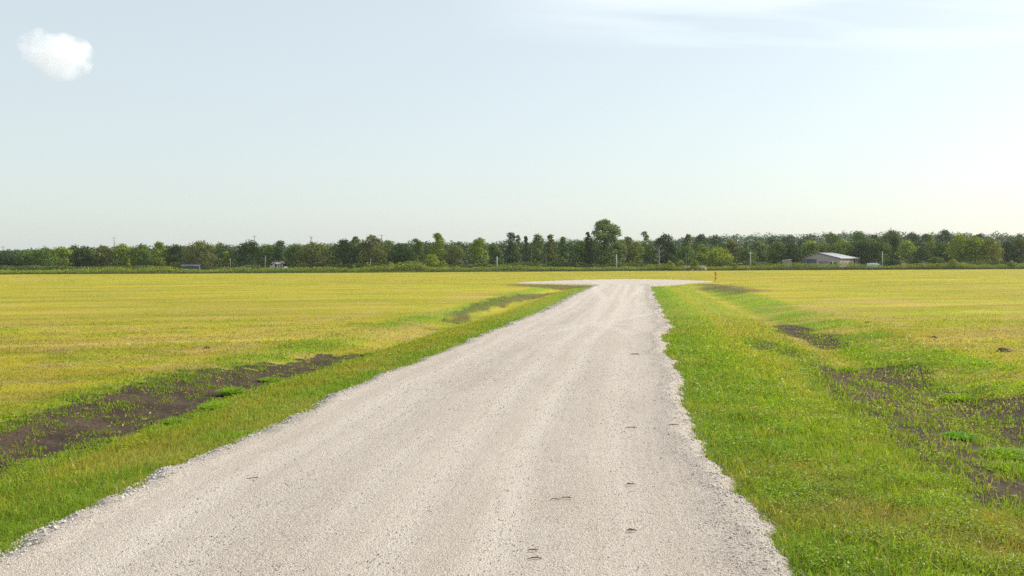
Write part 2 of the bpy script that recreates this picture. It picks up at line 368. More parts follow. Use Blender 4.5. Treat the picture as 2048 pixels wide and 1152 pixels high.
# ------------------------------------------------------------------ ground (one sheet to the horizon)
def axis(*segs):
    out = [segs[0][0]]
    for a, b_, n, geo in segs:
        t = np.linspace(0, 1, n+1)[1:]
        out += list(a*(b_/a)**t if geo else a+(b_-a)*t)
    return np.array(out)
ys = np.concatenate([[-1500, -800, -200, -60], np.linspace(-25, 5, 22), axis((5.0, 60., 330, True), (60., 330., 200, True), (330., 1500., 24, True))[1:]])
xp = axis((12.0, 400., 110, True), (400., 1500., 10, True))
xs = np.concatenate([-xp[::-1], np.linspace(-12, 12, 170)[1:-1], xp])
X, Y = np.meshgrid(xs, ys); X = X.ravel(); Y = Y.ravel()
Z = hz(X, Y)
CC, so, *_ = cover(X, Y)
nx, ny = len(xs), len(ys)
idx = np.arange(nx*ny).reshape(ny, nx)
Fq = np.stack([idx[:-1, :-1], idx[:-1, 1:], idx[1:, 1:], idx[1:, :-1]], -1).reshape(-1, 4)
ground = mesh_np('ground', np.stack([X, Y, Z], 1), Fq, M_GROUND, col=CC*.75, attrs={'soil': so}, smooth=True)
tag(ground, kind='structure')

# ------------------------------------------------------------------ gravel road (strip plus turning head)
ys = axis((4.0, 34., 330, True), (34., 152., 260, True)); ys = np.concatenate([np.linspace(-25, 3.9, 60), ys])
off = np.concatenate([-axis((4.6, 30., 50, True))[::-1], np.linspace(-4.6, 4.6, 124)[1:-1], axis((4.6, 30., 50, True))])
cx = (np.interp(ys, LY, LX)+np.interp(ys, RY, RX))/2; cx = np.interp(ys, ys, cx)
X = (cx[:, None]+off[None]).ravel(); Y = np.repeat(ys, len(off))
edge_n = (fbm(X/.35, Y/.35, 71, 3)-.5)*.34+(fbm(X/1.7, Y/1.7, 73, 2)-.5)*.30
d = road_d(X, Y)+edge_n*np.clip(Y/25, 1, 2.2)
w_ = ss(-0.35, 0.30, d)
Z = -0.16+0.185*w_+0.03*ss(.3, 3, d)+.012*(fbm(X/.25, Y/.25, 75, 3)-.5)+.035*ss(.0, .25, d)*ss(.6, .3, d)
uu = (X-np.interp(Y, LY, LX))/np.maximum(np.interp(Y, RY, RX)-np.interp(Y, LY, LX), .1)
wander = (fbm(Y/40, Y*0, 81, 2)-.5)*.05
tr = np.zeros(X.shape)
for c0, wd, am in ((.17, .035, .8), (.26, .03, .5), (.50, .035, .7), (.63, .03, .9), (.80, .04, .5), (.40, .02, .4)):
    tr = np.maximum(tr, am*np.exp(-((uu-c0-wander)/wd)**2))
tr *= .5+.8*fbm(X/1.2, Y/7, 83, 3)
for cxp in [[(1110,655),(1170,652),(1250,640),(1300,628),(1320,618)], [(1170,640),(1215,655),(1262,668)], [(1185,570),(1210,600),(1190,640)], [(1290,572),(1255,600),(1240,640)], [(1080,672),(1160,655),(1240,650)]]:
    W_ = np.array([G(*q) for q in cxp]); dd = np.full(X.shape, 1e9)
    for i in range(len(W_)-1):
        a = W_[i]; e = W_[i+1]-a; t = np.clip(((X-a[0])*e[0]+(Y-a[1])*e[1])/(e@e), 0, 1)
        dd = np.minimum(dd, np.hypot(X-a[0]-t*e[0], Y-a[1]-t*e[1]))
    tr = np.maximum(tr, .8*np.exp(-(dd/.35)**2)*(Y > 20))
co = np.clip(ss(.9, 0, d)+ .55*np.exp(-((uu-.34)/.07)**2)+.5*np.exp(-((uu-.72)/.05)**2)+.7*ss(.80, .95, uu)*ss(22, 9, Y)-tr*.5+.5*(fbm(X/2, Y/6, 85, 3)-.4), 0, 1)
Z = Z-.012*tr
ng = len(off); idx = np.arange(len(X)).reshape(len(ys), ng)
Fq = np.stack([idx[:-1, :-1], idx[:-1, 1:], idx[1:, 1:], idx[1:, :-1]], -1).reshape(-1, 4)
keep = (d[Fq].max(1) > -0.6); Fq = Fq[keep]
used = np.unique(Fq); remap = -np.ones(len(X), int); remap[used] = np.arange(len(used))
road = mesh_np('gravel_road', np.stack([X, Y, Z], 1)[used], remap[Fq], M_ROAD, attrs={'across': (uu*6.3)[used], 'along': Y[used], 'track': np.clip(tr, 0, 1)[used], 'coarse': co[used]}, smooth=True)
tag(road, kind='structure')
def road_z(x, y):
    d = road_d(x, y)+edge_noise(x, y); return -0.16+0.185*ss(-.35, .3, d)+.03*ss(.3, 3, d)+.035*ss(0, .25, d)*ss(.6, .3, d)

# ------------------------------------------------------------------ loose stones
rng = np.random.default_rng(5)
ph = (1+5**.5)/2
ICO = np.array([(-1,ph,0),(1,ph,0),(-1,-ph,0),(1,-ph,0),(0,-1,ph),(0,1,ph),(0,-1,-ph),(0,1,-ph),(ph,0,-1),(ph,0,1),(-ph,0,-1),(-ph,0,1)])/1.9
IF = np.array([(0,11,5),(0,5,1),(0,1,7),(0,7,10),(0,10,11),(1,5,9),(5,11,4),(11,10,2),(10,7,6),(7,1,8),(3,9,4),(3,4,2),(3,2,6),(3,6,8),(3,8,9),(4,9,5),(2,4,11),(6,2,10),(8,6,7),(9,8,1)])
def stones(name, x, y, z, s, col, label, cat):
    n = len(x); V = ICO[None]*(1+rng.uniform(-.28, .28, (n, 12, 1)))
    V = V*rng.uniform(.55, 1.25, (n, 1, 3))*s[:, None, None]
    a = rng.uniform(0, 6.28, n); ca, sa = np.cos(a)[:, None], np.sin(a)[:, None]
    b_ = rng.uniform(-.8, .8, n); cb, sb = np.cos(b_)[:, None], np.sin(b_)[:, None]
    vx, vy, vz = V[..., 0], V[..., 1], V[..., 2]*.75
    vy, vz = vy*cb-vz*sb, vy*sb+vz*cb
    vx, vy = vx*ca-vy*sa, vx*sa+vy*ca
    V = np.stack([vx+x[:, None], vy+y[:, None], vz+(z+s*.25)[:, None]], -1).reshape(-1, 3)
    F = (IF[None]+(np.arange(n)*12)[:, None, None]).reshape(-1, 3)
    o = mesh_np(name, V, F, M_STONE, col=np.repeat(col, 12, 0)); return tag(o, label, cat, kind='stuff')
# across the road, thinning with distance
n = 110000; yy = np.exp(rng.uniform(math.log(6.5), math.log(70), n)); u = rng.uniform(-.1, 1.0, n)
xl = np.interp(yy, LY, LX); xr = np.interp(yy, RY, RX)
xx = xl+(xr-xl)*rng.uniform(0, 1, n)
uu = (xx-xl)/(xr-xl)
pk = .35+.65*np.exp(-((uu-.34)/.08)**2)+.7*ss(.78, .97, uu)+.3*np.exp(-((uu-.72)/.05)**2)
k = (rng.uniform(0, 1, n) < pk*ss(50, 10, yy)) & (road_d(xx, yy) > .05); xx, yy = xx[k], yy[k]
g_ = np.where(rng.uniform(0, 1, len(xx)) < .55, rng.uniform(.10, .26, len(xx)), rng.uniform(.3, .62, len(xx))); colr = np.stack([g_*1.03, g_*.94, g_*.85], 1)
stones('loose_gravel', xx, yy, road_z(xx, yy)-.004, (.0025+.005*rng.uniform(0, 1, len(xx))**1.5)*np.clip(yy/14, 1, 1.5), colr, 'small loose limestone chips spread over the gravel road', 'gravel')
# windrow of bigger stones along both edges
n = 34000; yy = np.exp(rng.uniform(math.log(6.5), math.log(110), n)); side = rng.uniform(0, 1, n) < .55
dd = np.abs(rng.normal(0, .17, n))*1.0; dd2 = np.abs(rng.normal(0, .36, n))-.22
xx = np.where(side, np.interp(yy, LY, LX)+dd+.0-.06, np.interp(yy, RY, RX)-dd2-.02)
k = road_d(xx, yy)+edge_noise(xx, yy) > np.where(side, -.12, -.10); xx, yy, side = xx[k], yy[k], side[k]; n = len(xx)
g_ = rng.uniform(.30, .60, n); colr = np.stack([g_*1.02, g_*.96, g_*.90], 1)
stones('road_edge_stones', xx, yy, np.maximum(road_z(xx, yy), hz(xx, yy, False)), (.0045+.014*rng.uniform(0, 1, n)**2.4)*np.clip(yy/30, 1, 1.8)*np.where(side, 1.15, .85), colr, 'pale grey crushed stones heaped along the edges of the gravel road', 'gravel')

# ------------------------------------------------------------------ grass blades
def blades(x, y, h, wd, lean, az, col, z, tall=True, tipc=1.0):
    """returns V, F, C ; 5-vertex bent blades or single triangles"""
    n = len(x); face = rng.uniform(0, math.pi, n)
    fx, fy = np.cos(face)*wd/2, np.sin(face)*wd/2
    lx, ly = np.cos(az)*lean*h, np.sin(az)*lean*h
    if tall:
        P = np.empty((n, 5, 3))
        P[:, 0] = np.stack([x-fx, y-fy, z-.01], 1); P[:, 1] = np.stack([x+fx, y+fy, z-.01], 1)
        mx_, my_, mz = x+lx*.35, y+ly*.35, z+h*.6
        P[:, 2] = np.stack([mx_+fx*.8, my_+fy*.8, mz], 1); P[:, 3] = np.stack([mx_-fx*.8, my_-fy*.8, mz], 1)
        P[:, 4] = np.stack([x+lx, y+ly, z+h*np.clip(1-lean*.3, .35, 1)], 1)
        f = np.array([(0, 1, 2), (0, 2, 3), (3, 2, 4)]); m = 5
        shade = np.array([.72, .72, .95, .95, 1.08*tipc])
    else:
        P = np.empty((n, 3, 3))
        P[:, 0] = np.stack([x-fx, y-fy, z-.02], 1); P[:, 1] = np.stack([x+fx, y+fy, z-.02], 1)
        P[:, 2] = np.stack([x+lx, y+ly, z+h*np.clip(1-lean*.3, .35, 1)], 1)
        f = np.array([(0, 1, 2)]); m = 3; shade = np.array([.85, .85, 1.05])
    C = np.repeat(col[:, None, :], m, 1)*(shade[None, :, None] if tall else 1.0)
    F = (f[None]+(np.arange(n)*m)[:, None, None]).reshape(-1, 3)
    return P.reshape(-1, 3), F, C.reshape(-1, 3)
def scatter(n, y0, y1, xr_=.60, pad=1.0):
    y = np.exp(rng.uniform(math.log(y0), math.log(y1), n)); x = rng.uniform(-1, 1, n)*(xr_*y+pad); return x, y
def grass(name, n, y0, y1, label, tall, pick):
    x, y = scatter(n, y0, y1)
    rd = road_d(x, y)+edge_noise(x, y)
    k = (rd < .02+rng.normal(0, .06, len(x))) & (y < hedge_y(x)+3); x, y = x[k], y[k]
    tL, tR = lat(x, y)
    k = pick(x, y, tL, tR); x, y, tL, tR = x[k], y[k], tL[k], tR[k]
    c, so, gr, st, bk, br = cover(x, y)
    fade = ss(52, 32, y) if tall else ss(32, 52, y)
    dens = fade*(1-np.clip(so, 0, 1)*(.97-.85*ss(.44, .58, fbm(x/.28, y/.4, 93, 3))*np.where(tR > 0, .45, 1)))*(1-.30*st)*(1-.5*br)*(.55+.45*np.clip(gr+bk, 0, 1))
    dens *= .6+.8*ss(.30, .65, fbm(x/.35, y/.35, 91, 3))
    k = rng.uniform(0, 1, len(x)) < dens
    x, y, c, so, gr, st, bk, tL, tR, br = [q[k] for q in (x, y, c, so, gr, st, bk, tL, tR, br)]
    n = len(x)
    lush = np.clip(bk+gr*.7, 0, 1)
    h = (.032+.042*lush)*rng.gamma(5, .2, n)*(.7+.6*fbm(x/.8, y/.8, 95, 2))
    h *= np.where((tR > 0) & (tR < 6) & (y < 40), 1.15, 1)
    h = np.clip(h, .02, .26)
    h = np.maximum(h, 0)*np.clip(y/90, 1, 1.5)
    wd = np.clip(.0045*y/8, .006, .16)*rng.uniform(.7, 1.5, n)*(1+.5*(so > .4))
    lean = np.abs(rng.normal(.7, .5, n)); az = rng.uniform(0, 6.28, n)
    r = rng.uniform(0, 1, n)
    dead = (r < (.08+.25*st+.15*br+.10*(1-lush))); lite = (r > .86)
    sg = (.8*ss(.05, .35, so))[:, None]; c = c*(1-sg)+np.array((.20, .32, .028))*sg; dead &= ~((so > .15) & (rng.uniform(0, 1, n) < .7))
    c = c*rng.uniform(.72, 1.28, (n, 1))
    c[dead] = C_STRAW*rng.uniform(.65, 1.15, (dead.sum(), 1))
    c[lite] *= np.array((1.35, 1.25, 1.1))
    gg = rng.uniform(0, 1, n) < .25*(1-lush); c[gg] = c[gg]*np.array((.55, .85, .8))
    lean[dead] += .5
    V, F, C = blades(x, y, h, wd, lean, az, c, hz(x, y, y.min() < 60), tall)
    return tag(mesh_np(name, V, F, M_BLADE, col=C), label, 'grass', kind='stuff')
leftbank = lambda x, y, tL, tR: (tL > 0) & (tL < 3.2)
rightbank = lambda x, y, tL, tR: (tR > 0) & (tR < 5.5)
field = lambda x, y, tL, tR: ~(((tL > 0) & (tL < 3.2)) | ((tR > 0) & (tR < 5.5)))
everywhere = lambda x, y, tL, tR: tL < 1e9
grass('bank_grass', 640000, 6.5, 52, 'lush green grass on the sloping bank along the left of the road', True, leftbank)
grass('bank_grass', 640000, 6.5, 52, 'bright green grass and weeds on the bank along the right of the road', True, rightbank)
grass('field_grass', 600000, 7.5, 52, 'short mown yellow green grass of the nearer field', True, field)
grass('field_grass', 560000, 32, 300, 'mown yellow field stretching to the hedgerow', False, everywhere)

# leafy ground weeds (small tilted leaflets) on the right bank and the edges of the soil
def leaflets(name, n, y0, y1, label, pick):
    x, y = scatter(n, y0, y1); tL, tR = lat(x, y)
    k = pick(x, y, tL, tR) & (road_d(x, y) < -.12); x, y, tL, tR = x[k], y[k], tL[k], tR[k]
    clump = fbm(x/.45, y/.45, 101, 3); c, so, gr, st, bk, br = cover(x, y)
    k = rng.uniform(0, 1, len(x)) < ss(38, 17, y)*ss(.42, .66, clump)*(1-.93*so)*(.25+.75*np.clip(gr+bk, 0, 1)); x, y, c, so = x[k], y[k], c[k], so[k]
    n = len(x); z = hz(x, y)+rng.uniform(.015, .09, n)*(.6+clump[k])
    s = rng.uniform(.007, .018, n)*np.clip(y/11, 1, 3)
    a = rng.normal(0, 1, (n, 3)); a[:, 2] *= .35; a /= np.linalg.norm(a, axis=1, keepdims=True)
    b_ = rng.normal(0, 1, (n, 3)); b_[:, 2] *= .5; b_ -= a*(a*b_).sum(1, keepdims=True); b_ /= np.linalg.norm(b_, axis=1, keepdims=True)
    Pc = np.stack([x, y, z], 1); s = s[:, None]
    V = np.stack([Pc-a*s, Pc+b_*s*.55, Pc+a*s, Pc-b_*s*.55], 1)
    col = (c*.35+np.array((.20, .31, .026))*.65)*rng.uniform(.7, 1.4, (n, 1))
    F = np.arange(4*n).reshape(-1, 4)
    return tag(mesh_np(name, V.reshape(-1, 3), F, M_BLADE, col=np.repeat(col, 4, 0)), label, 'weeds', kind='stuff')
leaflets('clover_weeds', 900000, 6.5, 38, 'low leafy clover like weeds mixed into the roadside grass on the right', lambda x, y, tL, tR: (tR > 0) & (tR < 12))
leaflets('ditch_weeds', 160000, 8, 38, 'low leafy weeds along the bare soil strip on the left', lambda x, y, tL, tR: (tL > 1.2) & (tL < 9))
# long pale stems in the right bank
x, y = scatter(26000, 6.5, 26); tL, tR = lat(x, y)
k = (tR > .1) & (tR < 5.5) & (fbm(x/.9, y/.9, 111, 3) > .5); x, y = x[k], y[k]; k = rng.uniform(0, 1, len(x)) < .30; x, y = x[k], y[k]; n = len(x)
colr = np.array((.36, .36, .13))*rng.uniform(.6, 1.2, (n, 1))
V, F, C = blades(x, y, rng.uniform(.14, .34, n), np.full(n, .0055)*np.clip(y/8, 1, 3), rng.uniform(.3, 1.3, n), rng.uniform(0, 6.28, n), colr, hz(x, y))
tag(mesh_np('seed_stems', V, F, M_BLADE, col=C), 'long thin pale seed stems arching out of the right bank grass', 'grass', kind='stuff')
# straw litter on bare soil and mown field
x, y = scatter(150000, 7, 60); so, gr, st, bk, br = zones(x, y)
k = (rng.uniform(0, 1, len(x)) < .05*so+.10*st*(1-so)+.04*br) & (road_d(x, y) < -.3); x, y = x[k], y[k]; n = len(x)
a = rng.uniform(0, 6.28, n); L = rng.uniform(.015, .055, n)*np.clip(y/20, 1, 2); wv = L*.06+.002*np.clip(y/12, 1, 3); z = hz(x, y)+.012
dx, dy = np.cos(a)*L, np.sin(a)*L; px_, py_ = -np.sin(a)*wv, np.cos(a)*wv
V = np.stack([np.stack([x-dx+px_, y-dy+py_, z], 1), np.stack([x-dx-px_, y-dy-py_, z+.002], 1), np.stack([x+dx-px_, y+dy-py_, z+rng.uniform(0, .03, n)], 1), np.stack([x+dx+px_, y+dy+py_, z+rng.uniform(0, .03, n)], 1)], 1)
tag(mesh_np('straw_litter', V.reshape(-1, 3), np.arange(4*n).reshape(-1, 4), M_BLADE, col=np.repeat(np.array((.50, .38, .20))*rng.uniform(.5, 1.2, (n, 1)), 4, 0)),
    'dry straw clippings lying on the bare soil and mown field', 'straw', kind='stuff')

# ------------------------------------------------------------------ hedgerow of tall weeds at the far side of the field
def leafcloud(P, Nn, s, col, jit=.9):
    """quads at P with normals near Nn"""
    n = len(P); N = Nn+rng.normal(0, jit, (n, 3)); N /= np.linalg.norm(N, axis=1, keepdims=True)
    a = np.cross(N, rng.normal(0, 1, (n, 3))); a /= np.linalg.norm(a, axis=1, keepdims=True); b_ = np.cross(N, a)
    s = s[:, None]
    V = np.stack([P-a*s*rng.uniform(.8, 1.2, (n, 1)), P-b_*s*.62, P+a*s, P+b_*s*.62*rng.uniform(.7, 1.2, (n, 1))], 1).reshape(-1, 3)
    return V, np.arange(4*n).reshape(-1, 4), np.repeat(col, 4, 0)
n = 75000; x = rng.uniform(-190, 215, n); hy = hedge_y(x); t = rng.uniform(0, 1, n)
y = hy+t*4.5
pxx = x/y*2000+1024
top = 1.15+1.0*ss(.25, .75, fbm(x/7, t*0, 121, 3))+.35*(fbm(x/1.3, y/1.3, 123, 2)-.5)
top *= .55+.45*ss(100, 300, pxx)-.25*np.exp(-((pxx-560)/170)**2)+.55*np.exp(-((pxx-830)/45)**2)+.35*np.exp(-((pxx-1600)/110)**2)
top *= .6+.4*np.sin(np.pi*np.clip(t, .05, .95))
f = rng.uniform(0, 1, n)**.7; z = hz(x, y, False)+top*f
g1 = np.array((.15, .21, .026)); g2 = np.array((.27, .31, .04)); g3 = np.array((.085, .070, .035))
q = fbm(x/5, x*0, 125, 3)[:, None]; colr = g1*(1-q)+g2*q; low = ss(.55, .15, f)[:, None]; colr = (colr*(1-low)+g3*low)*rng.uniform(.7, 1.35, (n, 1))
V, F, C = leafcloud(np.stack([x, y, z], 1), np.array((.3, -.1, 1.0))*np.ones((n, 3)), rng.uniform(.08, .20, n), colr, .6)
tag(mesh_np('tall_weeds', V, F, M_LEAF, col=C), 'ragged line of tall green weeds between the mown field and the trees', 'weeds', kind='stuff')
# rough pasture behind the weeds
n = 30000; x = rng.uniform(-200, -20, n); y = hedge_y(x)+5+rng.uniform(0, 1, n)**1.3*50
colr = (np.array((.16, .22, .035))*(1-fbm(x/9, y/5, 127, 3)[:, None]*.5))*rng.uniform(.7, 1.3, (n, 1))
V, F, C = blades(x, y, rng.uniform(.08, .22, n), rng.uniform(.12, .3, n), rng.uniform(.2, .6, n), rng.uniform(0, 6.28, n), colr, hz(x, y, False), False)
tag(mesh_np('rough_pasture', V, F, M_BLADE, col=C), 'strip of pale green rough pasture in front of the trees', 'grass', kind='stuff')

# ------------------------------------------------------------------ trees
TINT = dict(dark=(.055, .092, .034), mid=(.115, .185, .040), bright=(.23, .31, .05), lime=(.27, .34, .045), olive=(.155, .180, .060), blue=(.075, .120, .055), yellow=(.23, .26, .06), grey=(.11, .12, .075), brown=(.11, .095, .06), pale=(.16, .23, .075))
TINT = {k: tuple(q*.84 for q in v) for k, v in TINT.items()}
def crown_points(H, W, kind, z0, n):
    """leaf positions, outward normals, lobe ids in local metres"""
    lob = []
    nl = {'spire': 24, 'sparse': 24, 'cedar': 14, 'bush': 12, 'tall': 80}.get(kind, 32)
    for i in range(nl):
        a = rng.uniform(0, 6.28); f = (i+.5)/nl
        if kind == 'cedar':
            zz = z0+(H-z0)*f*.93; rr = W*(1-f)*.65; r0 = W*(.45*(1-f)+.10)
        elif kind == 'spire':
            g = 1-f; prof = min(1, .10+1.25*g); r0 = W*rng.uniform(.28, .42)*(1.1-.40*f); zz = z0+(H-z0-r0*.8)*f; rr = (W-r0)*prof*rng.uniform(.3, 1)
        else:
            r0 = W*{'tall': rng.uniform(.15, .27), 'sparse': rng.uniform(.17, .27)}.get(kind, rng.uniform(.24, .40))
            q = f**.85; e = 2*q-1; prof = (1-abs(e)**2.0)**.5*rng.uniform(.72, 1.15) if e > 0 else 1-.12*abs(e); zz = z0+r0*.5+(H-z0-r0*1.4)*q; rr = (W-r0)*prof*rng.uniform(.25, 1)**.6
        lob.append((rr*math.cos(a), rr*math.sin(a), zz, r0, rng.uniform(.7, 1.0)))
    lob.append((rng.uniform(-.2, .2)*W, 0, H-W*.22, W*.22, .9))
    lob = np.array(lob)
    wgt = lob[:, 3]**2; wgt /= wgt.sum(); li = rng.choice(len(lob), n, p=wgt)
    d = rng.normal(0, 1, (n, 3)); d /= np.linalg.norm(d, axis=1, keepdims=True); d[:, 2] = np.where(d[:, 2] < -.55, -d[:, 2]*.6, d[:, 2])
    r = lob[li, 3]*(.62+.45*rng.uniform(0, 1, n)**.6)*(1+.22*np.sin(d[:, 0]*7+li)*np.sin(d[:, 2]*6+li*2))
    P = lob[li, :3]+d*r[:, None]*np.stack([np.ones(n), np.ones(n), lob[li, 4]], 1)
    zlim = H-.35*rng.uniform(0, 1, n); P[:, 2] = np.minimum(P[:, 2], H-rng.uniform(0, .12, n)*H)*1.0 if kind == 'flat' else np.clip(P[:, 2], .1, None)
    return P, d, li, lob
def tree(name, loc, H, W, kind, tint, label, cat='tree', group=None, n=None, leaf=None, z0f=.02, trunk=True):
    rt_ = empty(name, loc, rng.uniform(0, 6.28)); D = loc[1]
    leaf = leaf or (.36*D/340)
    z0 = H*z0f
    area = 3.2*W*H
    n = n or int(np.clip(area*{'sparse': .9, 'tall': 3.6, 'bush': 2.4}.get(kind, 2.0)/(leaf*leaf)*1.1, 400, 24000 if kind == 'tall' else 16000))
    P, Nn, li, lob = crown_points(H, W, kind, z0, n)
    lc = rng.uniform(.78, 1.25, len(lob)); base = np.array(TINT[tint])
    colr = base*lc[li][:, None]*rng.uniform(.75, 1.28, (n, 1)); warm = rng.uniform(0, 1, len(lob))[li][:, None]*.35
    colr = colr*(1-warm)+colr*np.array((1.35, 1.15, .85))*warm
    V, F, C = leafcloud(P, Nn, leaf*rng.uniform(.5, 1.0, n), colr, .42)
    mesh_np('crown', V, F, M_LEAF, col=C, parent=rt_)
    if trunk:
        m = MB(); hr = max(.035*H*.5, .06)
        tp = [(0, 0, -.3), (rng.uniform(-.1, .1)*W*.3, 0, H*.25), (rng.uniform(-.1, .1)*W, rng.uniform(-.1, .1)*W, H*.55), (0, 0, H*.85)]
        m.tube(tp, [hr*1.3, hr, hr*.6, hr*.15], 7)
        for k in range(6 if kind != 'cedar' else 0):
            q = lob[rng.integers(len(lob))]; zb = H*rng.uniform(.15, .5); 
            m.tube([(tp[1][0]*.8, 0, zb), (q[0]*.5, q[1]*.5, (zb+q[2])*.52), (q[0], q[1], q[2])], [hr*.5, hr*.32, hr*.1], 5)
        m.build('trunk', M_BARK, rt_, smooth=True)
    return tag(rt_, label, cat, group)
def T(px, ytop, hw, D, kind, tint, label, cat='tree', ybot=None, **kw):
    x, y, ztop = A(px, ytop, D); zb = float(hz(np.array([x]), np.array([float(D)]), False)[0])
    H = (ztop-zb)*(1.04 if kind not in ('cedar', 'bush', 'tall') else 1); W = hw/FPX*D*(1.14 if kind not in ('cedar', 'bush') else 1)
    name = {'cedar': 'cedar_tree', 'bush': 'shrub'}.get(kind, 'tree')
    return tree(name, (x, D, zb), H, W, kind, tint, label, cat, **kw)
